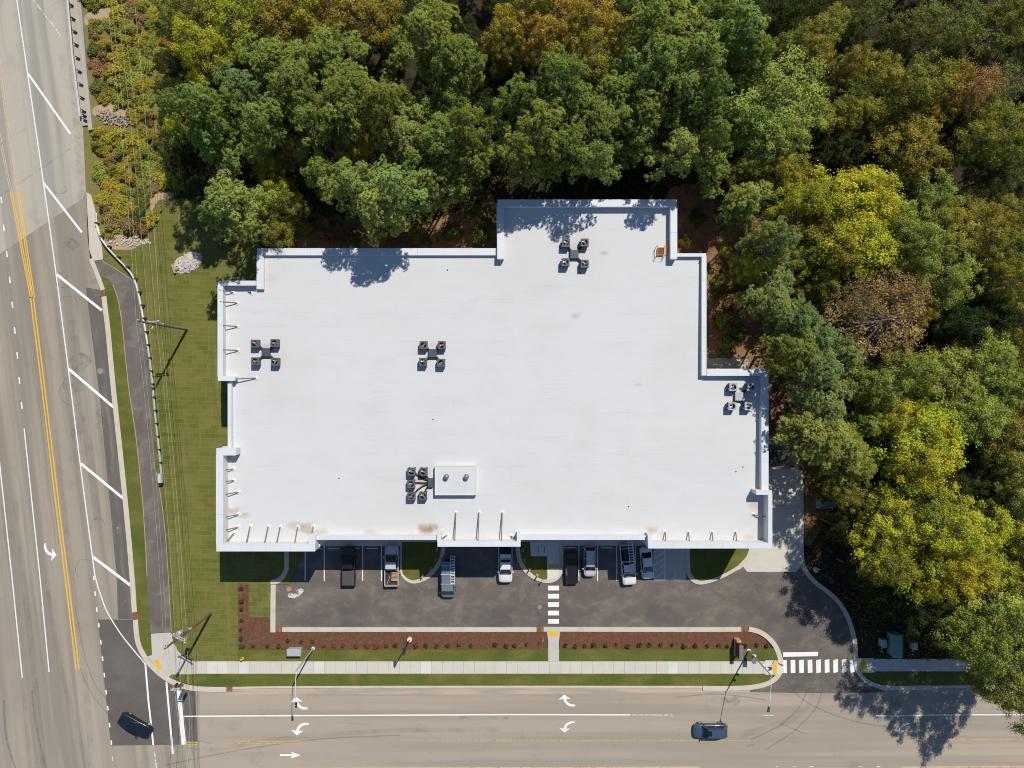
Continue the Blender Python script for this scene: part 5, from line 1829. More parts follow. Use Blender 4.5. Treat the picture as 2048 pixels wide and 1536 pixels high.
b.box((0.0, -0.05, 0.95), (1.15, 0.04, 0.22))
b.build('street_sign', M['sign_white'], sg)


def cobra(px, py, h, ax, ay, label, extra):
    """street light with long arm; (ax, ay) pixel of the lamp head"""
    c = P(px, py)
    root = empty('street_light', (c.x, c.y, 0.12))
    tag(root, label, 'street light', 'street lights along the front sidewalk')
    e = P(ax, ay, h + 0.7) - c
    b = MB()
    b.tube([(0, 0, -0.1), (0, 0, h * 0.6), (0, 0, h)], [0.12, 0.10, 0.075], 10)
    b.build('pole', M['galv'], root)
    b = MB()
    b.tube([(0, 0, h - 0.25), (e.x * 0.3, e.y * 0.3, h + 0.28), (e.x * 0.7, e.y * 0.7, h + 0.58), (e.x, e.y, h + 0.62)], 0.045, 8)
    b.build('arm', M['rail_white'], root)
    a = math.atan2(e.y, e.x)
    b = MB()
    cx, cy = e.x, e.y
    b.box((cx, cy, h + 0.60), (0.75, 0.30, 0.16), a, 0.8)
    hd = b.build('lamp_head', M['steel_dark'], root)
    b = MB()
    b.lathe([(0.05, 0), (0.06, 0.06), (0.02, 0.08)], (cx, cy, h + 0.68), 8)
    b.build('photocell', M['cabinet'], hd)
    b = MB()
    b.lathe([(0.24, 0), (0.24, 0.05), (0.16, 0.06), (0.14, 0.14)], (0, 0, 0.0), 12)
    b.build('base_cover', M['sign_white'], root)
    if extra:
        b = MB()
        b.box((0.12, -0.62, 1.9), (0.62, 1.05, 0.05))
        b.build('solar_panel', M['sign_dark'], root)
        b = MB()
        b.box((0.12, -0.05, 1.9), (0.45, 0.28, 0.35))
        b.build('battery_box', M['sign_white'], root)
        for zz in (5.2, 6.4):
            b = MB()
            b.box((0.28, 0.0, zz), (0.42, 0.2, 0.2), -0.5)
            b.build('camera', M['sign_white'], root)
    return root


cobra(627, 1296, 8.2, 592, 1410, 'long-armed street light rising beside the grey cabinet', False)
cobra(1497, 1300, 8.9, 1537.5, 1419, 'long-armed street light with solar panel at the driveway nose', True)


def lot_light(px, py, h, hx, label):
    c = P(px, py)
    root = empty('parking_light', (c.x, c.y, 0.0))
    tag(root, label, 'lamp post', 'parking lot lamp posts')
    b = MB()
    b.lathe([(0.34, 0.0), (0.34, 0.65), (0.31, 0.70), (0.10, 0.701)], n=18)
    b.build('concrete_base', M['concrete_b'], root)
    b = MB()
    b.tube([(0, 0, 0.7), (0, 0, h)], 0.07, 8)
    b.build('pole', M['steel_dark'], root)
    b = MB()
    b.box((hx[0] * 0.5, hx[1] * 0.5, h - 0.02), (abs(hx[0]) + 0.1, abs(hx[1]) + 0.1, 0.08))
    b.build('arm', M['steel_dark'], root)
    b = MB()
    b.box((hx[0], hx[1], h), (0.42, 0.75, 0.14), 0, 0.92)
    b.build('lamp_head', M['steel_dark'], root)
    return root


lot_light(820, 1277, 6.3, (0.1, 0.55), 'dark lamp post on a round concrete base in the mulch bed')
lot_light(1630, 1138, 6.4, (-0.5, 0.1), 'lamp post on a round concrete base in the woods beside the driveway')

# signs
def sign_post(px, py, h, rz, shape, label, mat):
    c = P(px, py)
    root = empty('sign_post', (c.x, c.y, 0.12), rz)
    tag(root, label, 'sign')
    b = MB()
    b.tube([(0, 0, 0.0), (0, 0, h)], 0.035, 6)
    b.build('post', M['galv'], root)
    b = MB()
    if shape == 'oct':
        vs = [(0.40 * math.cos(math.pi / 8 + k * math.pi / 4), 0.05, h - 0.4 + 0.40 * math.sin(math.pi / 8 + k * math.pi / 4)) for k in range(8)]
        vs += [(x, 0.065, z) for x, y, z in vs]
        b.add(vs, [tuple(range(8)), tuple(range(15, 7, -1))] + [(k, (k + 1) % 8, 8 + (k + 1) % 8, 8 + k) for k in range(8)])
    else:
        b.box((0, 0.05, h - 0.3), (0.32, 0.02, 0.48))
    b.build('sign_face', mat, root)
    return root


sign_post(1549, 1317, 2.6, math.radians(-15), 'oct', 'red octagonal stop sign at the driveway nose', M['stop_red'])
sign_post(1085, 1272, 1.9, math.radians(60), 'rect', 'small sign post in the mulch left of the walkway', M['sign_white'])
sign_post(1087, 1154, 1.9, math.radians(20), 'rect', 'small sign post on the island kerb above the crosswalk', M['sign_white'])
sign_post(328, 417, 1.2, math.radians(20), 'rect', 'small marker post on the lawn below the sandy patch', M['sign_white'])

# hydrant, bollards, bike racks
c = P(486, 1316)
hy = empty('fire_hydrant', (c.x, c.y, 0.12))
tag(hy, 'yellow fire hydrant in the grass below the mulch bed', 'hydrant')
b = MB()
b.lathe([(0.20, 0), (0.20, 0.05), (0.13, 0.07), (0.13, 0.55), (0.17, 0.57), (0.17, 0.62), (0.13, 0.70), (0.05, 0.78), (0.04, 0.84)], n=14)
b.build('barrel', M['safety_yellow'], hy, smooth=True)
for a in (0, math.pi, -math.pi / 2):
    b = MB()
    b.tube([(0.1 * math.cos(a), 0.1 * math.sin(a), 0.42), (0.25 * math.cos(a), 0.25 * math.sin(a), 0.42)], 0.075, 8)
    b.build('nozzle', M['safety_yellow'], hy)
BOL = [((875, 1097), 'topmost yellow bollard on the island between pickup and van'), ((872, 1117.5), 'second yellow bollard down the island beside the van'), ((862, 1136.5), 'third yellow bollard down the island beside the van'), ((846, 1150), 'lowest yellow bollard on the island beside the van'),
       ((1046, 1099), 'topmost yellow bollard on the bike rack island'), ((1048.5, 1119), 'second yellow bollard on the bike rack island'), ((1059, 1137), 'third yellow bollard on the bike rack island'), ((1074.5, 1150), 'lowest yellow bollard on the bike rack island')]
for (xy, lab) in BOL:
    c = P(*xy)
    o = empty('bollard', (c.x, c.y, 0.15))
    tag(o, lab, 'bollard', 'yellow bollards on the islands')
    b = MB()
    b.lathe([(0.105, 0), (0.105, 0.98), (0.085, 1.04), (0.04, 1.07)], n=12)
    b.build('post', M['safety_yellow'], o, smooth=False)
    b = MB()
    b.lathe([(0.16, 0), (0.16, 0.03), (0.12, 0.035)], n=12)
    b.build('collar', M['concrete_b'], o)
for k, x in enumerate((1076, 1088)):
    c = P(x, 1097)
    b = MB()
    q = [(c.x, c.y + 0.42, 0.166), (c.x, c.y + 0.42, 0.75), (c.x, c.y + 0.25, 0.95), (c.x, c.y - 0.25, 0.95), (c.x, c.y - 0.42, 0.75), (c.x, c.y - 0.42, 0.166)]
    b.tube(q, 0.035, 8)
    tag(b.build('bike_rack', M['steel_dark']), ('left' if k == 0 else 'right') + ' of the two hoop bike racks on the concrete pad', 'bike rack', 'hoop bike racks')

# cabinets, monument sign and utility boxes
c = P(592.5, 1299)
cb = empty('utility_cabinet', (c.x, c.y, 0.13))
tag(cb, 'grey metal utility cabinet on the grass beside the mulch bed', 'cabinet')
b = MB()
b.box((0, 0, 0.55), (1.85, 0.85, 1.1))
b.build('casing', M['cabinet'], cb)
b = MB()
b.box((0, 0, 1.135), (2.0, 1.0, 0.07), 0, 0.94)
b.build('lid', M['cabinet'], cb)
for s in (-1, 1):
    b = MB()
    b.box((s * 0.46, -0.432, 0.55), (0.86, 0.02, 0.95))
    b.build('door', M['cabinet'], cb)
c = P(1472, 1292)
ms = empty('monument_sign', (c.x, c.y, 0.13))
tag(ms, 'dark red monument sign with a grey cap beside the driveway nose', 'sign')
b = MB()
b.box((0, 0, 0.25), (0.75, 2.5, 0.5))
b.build('base', M['brick_tan'], ms)
b = MB()
b.box((0, -0.05, 1.25), (0.40, 2.1, 1.5))
b.build('panel', M['sign_red'], ms)
b = MB()
b.box((0.06, -0.15, 2.04), (0.55, 2.05, 0.10))
b.build('cap', M['sign_dark'], ms)
b = MB()
b.box((0.02, 1.1, 0.85), (0.62, 0.30, 0.7))
b.build('pier', M['brick_tan'], ms)
c = P(1783, 1284)
gk = empty('green_kiosk', (c.x, c.y, 0.0))
tag(gk, 'green ribbed metal utility kiosk under the trees by the sidewalk', 'kiosk')
b = MB()
b.box((0, 0, 0.8), (1.35, 3.05, 1.6))
b.build('casing', M['cabinet_green'], gk)
b = MB()
b.add([(-0.78, -1.62, 1.6), (0.78, -1.62, 1.6), (0.78, 1.62, 1.6), (-0.78, 1.62, 1.6), (0.1, -1.62, 1.95), (0.1, 1.62, 1.95)], [(3, 2, 1, 0), (0, 1, 4), (2, 3, 5), (1, 2, 5, 4), (3, 0, 4, 5)])
rf = b.build('roof', M['cabinet_green'], gk)
for k in range(6):
    x = -0.62 + k * 0.25
    z = 1.6 + (0.35 * (x + 0.78) / 0.88 if x < 0.1 else 0.35 * (0.78 - x) / 0.68)
    b = MB()
    b.box((x, 0, z + 0.025), (0.05, 3.2, 0.05))
    b.build('rib', M['cabinet_green'], rf)
for (x, y), lab in (((1762, 1283), 'small grey utility box left of the green kiosk'), ((1823, 1288), 'small grey utility box right of the green kiosk')):
    c = P(x, y)
    o = empty('utility_box', (c.x, c.y, 0.0))
    tag(o, lab, 'utility box', 'grey boxes flanking the kiosk')
    b = MB()
    b.box((0, 0, 0.45), (0.75, 1.1, 0.9), 0, 0.9)
    b.build('casing', M['cabinet'], o)
    b = MB()
    b.box((0, 0, 0.93), (0.74, 1.08, 0.06), 0, 0.9)
    b.build('lid', M['galv'], o)
    b = MB()
    b.tube([(0, -0.5, 0.3), (0, -0.95, 0.3), (0, -0.95, 0.0)], 0.09, 8)
    b.tube([(0, -1.35, 0.0), (0, -1.35, 0.35)], 0.12, 8)
    b.build('pipe', M['galv'], o)
c = P(1648, 1000)
tf = empty('pad_transformer', (c.x, c.y, 0.0))
tag(tf, 'dark green pad transformer with white frame in the shaded woods', 'transformer')
b = MB()
b.box((0, 0, 0.08), (2.3, 2.3, 0.16))
b.build('pad', M['concrete'], tf)
b = MB()
b.box((0.05, 0.0, 0.80), (1.7, 1.5, 1.28))
b.build('casing', M['cabinet_green'], tf)
b = MB()
b.box((0.05, 0.0, 1.46), (1.78, 1.58, 0.06), 0, 0.95)
b.build('lid', M['signal_green'], tf)
for s in (-1, 1):
    b = MB()
    b.tube([(s * 1.1, 1.05, 0.0), (s * 1.1, 1.05, 1.15), (s * 0.1, 1.05, 1.15)], 0.05, 6)
    b.build('guard_frame', M['sign_white'], tf)

# ---------------------------------------------------------------- vegetation
NR = np.random.default_rng(11)


def unit(v):
    return v / (np.linalg.norm(v, axis=-1, keepdims=True) + 1e-9)


def quads_mesh(name, cen, nrm, along, length, width, tint, mat, fold=0.0):
    """one leaf-sized quad per row; along is projected into the leaf plane"""
    n = len(cen)
    nrm = unit(nrm)
    u = unit(along - nrm * np.sum(along * nrm, axis=1, keepdims=True))
    w = np.cross(nrm, u)
    l = (length * 0.5)[:, None]
    k = (width * 0.5)[:, None]
    v = np.empty((n, 4, 3))
    v[:, 0] = cen - u * l
    v[:, 1] = cen + w * k + nrm * fold * k
    v[:, 2] = cen + u * l
    v[:, 3] = cen - w * k + nrm * fold * k
    me = bpy.data.meshes.new(name)
    me.vertices.add(n * 4)
    me.vertices.foreach_set('co', v.reshape(-1).astype(np.float32))
    me.loops.add(n * 4)
    me.loops.foreach_set('vertex_index', np.arange(n * 4, dtype=np.int32))
    me.polygons.add(n)
    me.polygons.foreach_set('loop_start', np.arange(0, n * 4, 4, dtype=np.int32))
    me.polygons.foreach_set('loop_total', np.full(n, 4, dtype=np.int32))
    at = me.attributes.new('tint', 'FLOAT_VECTOR', 'POINT')
    at.data.foreach_set('vector', np.repeat(tint, 4, axis=0).reshape(-1).astype(np.float32))
    me.materials.append(mat)
    me.update(calc_edges=True)
    return me


def rand_dirs(n, up=0.0):
    d = unit(NR.normal(size=(n, 3)))
    d[:, 2] += up
    return unit(d)


def limb_mesh(name, Ht, clumps, r0, mat, zlow, lean=0.3):
    b = MB()
    jx, jy = NR.normal(0, lean, 2)
    spine = [Vector((jx * t_ * t_, jy * t_ * t_, Ht * t_)) for t_ in np.linspace(0, 0.97, 8)]
    b.tube([Vector((0, 0, -0.2))] + spine[1:], [r0 * (1.25 if i == 0 else 1 - 0.85 * i / 7) for i in range(8)], 7)
    for c in clumps:
        c = Vector(c)
        t_ = max(zlow, min(0.95, (c.z - 0.32 * math.hypot(c.x, c.y)) / Ht))
        s = Vector((jx * t_ * t_, jy * t_ * t_, Ht * t_))
        m_ = s.lerp(c, 0.5) + Vector((0, 0, -0.15))
        b.tube([s, m_, c], [r0 * 0.34 * (1.1 - t_ * 0.7), r0 * 0.2, 0.02], 4, cap=False)
    me = bpy.data.meshes.new(name)
    me.from_pydata(b.v, [], b.f)
    me.materials.append(mat)
    me.update()
    return me


def lobes(phi, seed):
    return 0.96 + 0.17 * np.sin(2 * phi + seed) + 0.16 * np.sin(3 * phi + 1.7 * seed) + 0.13 * np.sin(5 * phi + 2.3 * seed)


def make_pine(seed):
    """pine: clumps of needle tufts over an uneven dome; unit crown radius 4.2 m, height 18 m"""
    Ht, R = 18.0, 4.2
    cl, rad = [], []
    tries = 0
    while len(cl) < 50 and tries < 5000:
        tries += 1
        u = NR.random() ** 0.75
        phi = NR.random() * 2 * math.pi
        prof = (1 - u ** 2.2) ** 0.6 * (0.55 + 0.45 * min(1, (u + 0.25) / 0.45))
        rr = R * prof * lobes(phi, seed) * (NR.random() ** 0.42)
        z = Ht * (0.58 + 0.42 * u) - 0.02 * rr * rr
        c = np.array([rr * math.cos(phi), rr * math.sin(phi), z])
        if any(np.linalg.norm((c - q) * np.array([1, 1, 0.7])) < 1.02 for q in cl):
            continue
        cl.append(c)
        rad.append(NR.uniform(0.6, 1.05))
    cl = np.array(cl)
    rad = np.array(rad)
    # dome order: outer/top clumps keep more needles
    C, N, A, TI = [], [], [], []
    for c, r in zip(cl, rad):
        nt_ = int(19 * (r / 0.75) ** 2)
        d = rand_dirs(nt_, 0.35)
        tc = c + d * r * NR.uniform(0.6, 1.0, (nt_, 1)) * np.array([1, 1, 0.66])
        hue = NR.random()
        val = NR.uniform(0.82, 1.18)
        for p, dd in zip(tc, d):
            k = 17
            ax = unit(dd + np.array([0, 0, 0.55]))
            nd = unit(ax * 0.55 + NR.normal(0, 0.55, (k, 3)))
            ln = NR.uniform(0.24, 0.40, k)
            C.append(p + nd * ln[:, None] * 0.55)
            A.append(nd * ln[:, None])
            N.append(ax * 0.9 + np.array([0, 0, 0.5]) + NR.normal(0, 0.42, (k, 3)))
            TI.append(np.stack([np.full(k, val) * NR.uniform(0.75, 1.25, k), np.clip(hue + NR.normal(0, 0.25, k), 0, 1), np.zeros(k)], 1))
    C, N, A, TI = map(np.concatenate, (C, N, A, TI))
    ln = np.linalg.norm(A, axis=1)
    crown = quads_mesh('pine_crown_%d' % seed, C, N, A, ln, NR.uniform(0.07, 0.105, len(C)), TI, M['needle'])
    trunk = limb_mesh('pine_trunk_%d' % seed, Ht, cl, 0.24, M['bark'], 0.55)
    return crown, trunk


def make_broadleaf(seed, nclump=76, per=205, leaf=0.215, dead=False, spire=0.0):
    """broadleaf: leafy clumps through an uneven ellipsoid; unit crown radius 4.2 m, height 16 m"""
    Ht, R = 16.0, 4.2
    cl, rad = [], []
    tries = 0
    while len(cl) < nclump and tries < 6000:
        tries += 1
        d = unit(NR.normal(size=3))
        s = NR.random() ** 0.3
        phi = math.atan2(d[1], d[0])
        k = lobes(phi, seed) * (1 + 0.12 * math.sin(4 * d[2] + seed))
        c = np.array([d[0] * R * k * s, d[1] * R * k * s, Ht * 0.66 + d[2] * Ht * 0.32 * s])
        if d[2] < -0.55:
            continue
        if any(np.linalg.norm(c - q) < 1.08 for q in cl):
            continue
        cl.append(c)
        rad.append(NR.uniform(0.42, 1.05))
    cl = np.array(cl)
    C, N, A, TI = [], [], [], []
    for c, r in zip(cl, rad):
        n = int(per * (r / 0.85) ** 2 * NR.uniform(0.6, 1.25))
        d = rand_dirs(n, 0.25)
        # a few sprays reach beyond the clump
        rr = r * np.where(NR.random((n, 1)) < 0.12, NR.uniform(1.0, 1.5, (n, 1)), NR.uniform(0.35, 1.0, (n, 1)))
        p = c + d * rr * np.array([1, 1, 0.75])
        hue = np.clip(NR.normal(0.45, 0.35), 0, 1)
        val = NR.uniform(0.8, 1.2)
        C.append(p)
        N.append(d * 0.7 + np.array([0, 0, 0.7]) + NR.normal(0, 0.45, (n, 3)))
        A.append(NR.normal(size=(n, 3)))
        TI.append(np.stack([val * NR.uniform(0.72, 1.28, n), np.clip(hue + NR.normal(0, 0.3, n), 0, 1), np.zeros(n)], 1))
    C, N, A, TI = map(np.concatenate, (C, N, A, TI))
    n = len(C)
    crown = quads_mesh('leaf_crown_%d' % seed, C, N, A, leaf * NR.uniform(0.75, 1.35, n), leaf * NR.uniform(0.55, 0.85, n), TI, M['leaf'], 0.25)
    trunk = limb_mesh('leaf_trunk_%d' % seed, Ht, cl[:: (1 if dead else 2)], 0.26, M['bark_pale'] if dead else M['bark'], 0.35, 0.5)
    if dead:
        b = MB()
        for c in cl:
            c = Vector(c)
            o = Vector((0, 0, c.z * 0.8))
            for k in range(5):
                d = Vector((c - o).normalized()) + Vector(NR.normal(0, 0.5, 3))
                d.z += 0.25
                d.normalize()
                q = c + d * NR.uniform(0.5, 1.3)
                b.tube([c, c.lerp(q, 0.5) + Vector(NR.normal(0, 0.08, 3)), q], [0.03, 0.02, 0.008], 3, cap=False)
        base = len(trunk.vertices)
        vs = [tuple(v.co) for v in trunk.vertices] + b.v
        fs = [tuple(p.vertices) for p in trunk.polygons] + [tuple(i + base for i in f) for f in b.f]
        t2 = bpy.data.meshes.new('bare_trunk_%d' % seed)
        t2.from_pydata(vs, [], fs)
        t2.materials.append(M['bark'])
        t2.update()
        trunk = t2
    return crown, trunk


def make_bush(seed, n=1500, leaf=0.16):
    """low bush, unit radius 1 m, height 1.1 m"""
    nc = 16
    d0 = rand_dirs(nc, 0.3)
    d0[:, 2] = np.abs(d0[:, 2])
    cc = d0 * NR.uniform(0.25, 0.8, (nc, 1)) * np.array([1, 1, 1.0])
    idx = NR.integers(0, nc, n)
    d = rand_dirs(n, 0.2)
    C = cc[idx] + d * NR.uniform(0.12, 0.36, (n, 1))
    C[:, 2] = np.abs(C[:, 2]) + 0.05
    hue = np.clip(NR.normal(0.45, 0.35, nc), 0, 1)
    val = NR.uniform(0.8, 1.2, nc)
    TI = np.stack([val[idx] * NR.uniform(0.72, 1.28, n), np.clip(hue[idx] + NR.normal(0, 0.3, n), 0, 1), np.zeros(n)], 1)
    N = d * 0.6 + np.array([0, 0, 0.7]) + NR.normal(0, 0.45, (n, 3))
    me = quads_mesh('bush_%d' % seed, C, N, NR.normal(size=(n, 3)), leaf * NR.uniform(0.75, 1.35, n), leaf * NR.uniform(0.5, 0.8, n), TI, M['leaf'], 0.25)
    b = MB()
    for c in cc:
        b.tube([(0, 0, -0.05), Vector(c) * 0.5 + Vector((0, 0, 0.1)), c], [0.03, 0.02, 0.008], 3, cap=False)
    st = bpy.data.meshes.new('bush_stem_%d' % seed)
    st.from_pydata(b.v, [], b.f)
    st.materials.append(M['bark'])
    st.update()
    return me, st


PINES = [make_pine(i) for i in range(6)]
BROAD = [make_broadleaf(20 + i) for i in range(7)]
OPEN = [make_broadleaf(40 + i, 76, 105, 0.21) for i in range(3)]
DEAD = [make_broadleaf(60, 110, 84, 0.20, True), make_broadleaf(61, 100, 70, 0.19, True)]
BUSH = [make_bush(i) for i in range(6)]

SPEC = {  # template set, tree height, unit height, leaf colour, words
    'P': (PINES, 21.0, 18.0, (0.190, 0.262, 0.055), 'green pine'),
    'L': (PINES, 21.5, 18.0, (0.255, 0.335, 0.082), 'pale green pine'),
    'B': (PINES, 20.0, 18.0, (0.190, 0.250, 0.078), 'blue-green pine'),
    'Y': (BROAD, 16.5, 16.0, (0.380, 0.410, 0.038), 'yellow-green broadleaf tree'),
    'O': (BROAD, 15.5, 16.0, (0.315, 0.280, 0.042), 'orange-olive broadleaf tree'),
    'V': (BROAD, 16.0, 16.0, (0.225, 0.245, 0.042), 'olive broadleaf tree'),
    'G': (BROAD, 16.5, 16.0, (0.245, 0.325, 0.065), 'fresh green broadleaf tree'),
    'D': (BROAD, 13.5, 16.0, (0.040, 0.062, 0.016), 'shade-dark green broadleaf tree'),  # leaf colour darkened to paint the black shade between crowns
    'K': (OPEN, 14.0, 16.0, (0.140, 0.165, 0.036), 'sparse shade-toned olive tree'),  # backlit shade of the canopy put into this leaf colour
    'W': (DEAD, 16.5, 16.0, (0.370, 0.275, 0.085), 'brown half-bare tree'),
}
TREES = [
    # top edge
    (392, 95, 56, 'Y'), (372, 15, 44, 'V'), (470, 25, 72, 'Y'), (560, 45, 60, 'O'), (650, 15, 62, 'O'), (735, 18, 66, 'O'), (600, 5, 50, 'Y'), (540, 118, 74, 'P'), (648, 112, 84, 'P'), (590, 172, 76, 'P'), (700, 190, 84, 'P'),
    (480, 172, 62, 'B'), (405, 205, 66, 'P'), (425, 270, 66, 'P'), (345, 215, 44, 'P'), (378, 235, 42, 'Y'), (850, 62, 80, 'P'), (905, 108, 64, 'P'), (840, 5, 52, 'G'), (890, 205, 50, 'G'), (955, 185, 44, 'D'), (1008, 62, 44, 'O'), (1012, 110, 36, 'V'),
    (620, 245, 58, 'P'), (765, 205, 54, 'P'), (520, 238, 54, 'P'), (700, 284, 48, 'O'), (522, 300, 40, 'O'), (578, 300, 27, 'O'), (548, 345, 36, 'O'), (570, 400, 36, 'V'), (540, 392, 32, 'Y'),
    (812, 268, 70, 'L'), (880, 285, 78, 'P'), (930, 245, 54, 'P'), (950, 300, 50, 'P', 17), (705, 362, 66, 'L'), (792, 372, 68, 'L'), (755, 410, 62, 'L'), (862, 362, 52, 'L', 17.5), (905, 350, 46, 'P', 16), (457, 402, 68, 'L'), (425, 425, 34, 'L'), (532, 440, 46, 'V'), (640, 345, 44, 'P'),
    (1045, 195, 60, 'P'), (1125, 158, 72, 'P'), (1085, 255, 72, 'P'), (1050, 300, 60, 'P', 20.5), (1185, 120, 56, 'V'), (1240, 182, 76, 'P'), (1200, 245, 78, 'P'), (1290, 225, 66, 'P'), (1275, 275, 54, 'P', 18), (1082, 330, 44, 'K'), (1196, 312, 46, 'L', 20.5), (1130, 290, 58, 'P', 20),
    (1120, 15, 56, 'O'), (1180, 38, 56, 'O'), (1232, 72, 50, 'O'), (1085, 70, 50, 'O'), (1060, 10, 46, 'V'), (1150, 95, 44, 'V'), (1300, 35, 72, 'P'), (1370, 60, 80, 'P'), (1325, 115, 74, 'P'), (1402, 105, 72, 'P'), (1482, 58, 72, 'P'), (1505, 100, 56, 'P'), (1440, 20, 60, 'P'), (1240, 10, 44, 'D'),
    (1370, 180, 62, 'P'), (1425, 180, 52, 'P'), (1378, 235, 46, 'P'), (1360, 298, 54, 'L', 20), (1430, 268, 46, 'P'), (1428, 330, 46, 'L', 15), (1475, 270, 40, 'D'),
    # right woods
    (1535, 190, 100, 'G'), (1600, 230, 66, 'G'), (1495, 235, 60, 'G'), (1540, 275, 60, 'G'), (1578, 338, 48, 'O'), (1490, 335, 42, 'V'), (1500, 392, 46, 'L', 15), (1545, 405, 44, 'D'),
    (1592, 90, 46, 'V'), (1650, 60, 52, 'V'), (1622, 108, 50, 'O'), (1702, 128, 44, 'O'), (1690, 75, 44, 'D'), (1752, 34, 48, 'K'), (1835, 55, 56, 'K'), (1905, 45, 70, 'K'), (1985, 62, 74, 'K'), (2030, 30, 50, 'V'), (1560, 30, 52, 'D'), (1620, 10, 46, 'D'), (1790, 95, 48, 'D'),
    (1840, 165, 70, 'V'), (1765, 150, 48, 'O'), (1900, 172, 54, 'O'), (1950, 175, 50, 'W'), (2012, 168, 56, 'K'), (1700, 190, 52, 'K'), (1690, 225, 46, 'O'), 
    (1780, 280, 44, 'D'), (1832, 285, 72, 'O'), (2000, 262, 64, 'V'), (2035, 330, 50, 'K'), (1925, 255, 46, 'D'), (1960, 220, 50, 'V'), (1740, 225, 48, 'V'), (1700, 300, 42, 'D'), (1650, 300, 36, 'D'), (1975, 340, 46, 'D'),
    (1690, 420, 88, 'Y'), (1752, 385, 62, 'Y'), (1640, 430, 74, 'V'), (1722, 480, 76, 'Y'), (1660, 500, 62, 'V'), (1610, 400, 52, 'Y'), (1875, 405, 54, 'G'), (1892, 455, 56, 'O'), (1962, 440, 64, 'O'), (1850, 492, 52, 'G'), (2025, 430, 48, 'O'), (1800, 440, 52, 'G'), (1930, 400, 44, 'D'), (1800, 520, 46, 'V'), (2030, 500, 50, 'V'), (1960, 500, 44, 'K'),
    (1760, 640, 96, 'W'), (1805, 585, 54, 'W'), (1720, 600, 50, 'W'), (1842, 630, 34, 'O'), (1905, 555, 56, 'G'), (1962, 585, 50, 'D'), (1995, 645, 54, 'D'), (2032, 565, 48, 'O'), (1880, 620, 40, 'D'), (1930, 650, 50, 'D'), (2040, 690, 44, 'V'),
    (1562, 478, 48, 'B'), (1530, 470, 32, 'L'), (1562, 556, 46, 'B'), (1545, 605, 56, 'B'), (1600, 640, 56, 'B'), (1642, 682, 54, 'B'), (1598, 705, 54, 'P', 18), (1640, 560, 44, 'V'), (1500, 532, 34, 'Y'), (1482, 420, 38, 'P', 13), (1600, 520, 44, 'V'),
    (1642, 745, 60, 'B', 19), (1692, 715, 50, 'B'), (1660, 812, 54, 'B'), (1648, 885, 66, 'L'), (1700, 905, 54, 'L'), (1732, 850, 42, 'P'), (1610, 850, 40, 'L'), (1720, 940, 42, 'P'),
    (1840, 865, 88, 'Y'), (1790, 830, 54, 'Y'), (1862, 925, 66, 'Y'), (1760, 775, 52, 'G'), (1905, 765, 78, 'G'), (1985, 722, 64, 'G'), (1952, 835, 64, 'G'), (2022, 860, 56, 'V'), (1830, 745, 54, 'G'), (1985, 930, 50, 'D'), (2035, 780, 50, 'G'), (1920, 690, 44, 'D'), (2040, 950, 48, 'G'),
    (1742, 1002, 44, 'K'), (1782, 1060, 68, 'Y'), (1850, 1035, 56, 'V'), (1905, 1062, 68, 'Y'), (1962, 1060, 60, 'Y'), (1850, 1120, 74, 'Y'), (1782, 1130, 54, 'V'), (1922, 1150, 62, 'Y'), (2022, 1050, 50, 'D'), (2035, 1140, 54, 'V'), (1992, 1222, 70, 'G'), (1902, 1225, 64, 'D'), (1828, 1200, 54, 'D'),
    (1765, 1195, 36, 'D'), (2035, 1290, 66, 'G', 22), (1985, 1300, 58, 'V', 23), (1725, 1145, 34, 'D'), (2020, 1370, 56, 'V', 19), (1900, 985, 52, 'D'), (1950, 960, 44, 'D'), (1815, 985, 36, 'D'), (1692, 1060, 30, 'D'), (2085, 1240, 60, 'G'), (2090, 1340, 60, 'Y'), (2090, 1420, 58, 'G', 18), (2110, 1300, 60, 'G', 20), (1690, 985, 34, 'V'),
    (1828, 1085, 34, 'W'), (1870, 1265, 44, 'D'), (2075, 1080, 50, 'Y'), (1975, 1140, 56, 'Y'), (1940, 1285, 40, 'V'),
]


def fill_trees():
    """shorter understorey trees where the list leaves holes, gap shade in their leaf colour"""
    out = []
    r = random.Random(5)
    poly = [(330, -60), (1400, -60), (2110, -60), (2110, 1180), (1780, 1180), (1650, 960), (1640, 700), (1580, 420), (1440, 380), (1340, 330), (1000, 350), (950, 420), (560, 440), (400, 380), (340, 330)]

    def inside(x, y):
        c = False
        for i in range(len(poly)):
            (x1, y1), (x2, y2) = poly[i], poly[i - 1]
            if (y1 > y) != (y2 > y) and x < (x2 - x1) * (y - y1) / (y2 - y1) + x1:
                c = not c
        return c
    for _ in range(7000):
        x, y = r.uniform(330, 2110), r.uniform(-60, 1180)
        if not inside(x, y):
            continue
        if any(math.hypot(x - a, y - b_) < 0.80 * rr for a, b_, rr in [q[:3] for q in TREES]) or any(math.hypot(x - a, y - b_) < 52 for a, b_, rr, _t in out):
            continue
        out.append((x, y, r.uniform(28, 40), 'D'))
    return out


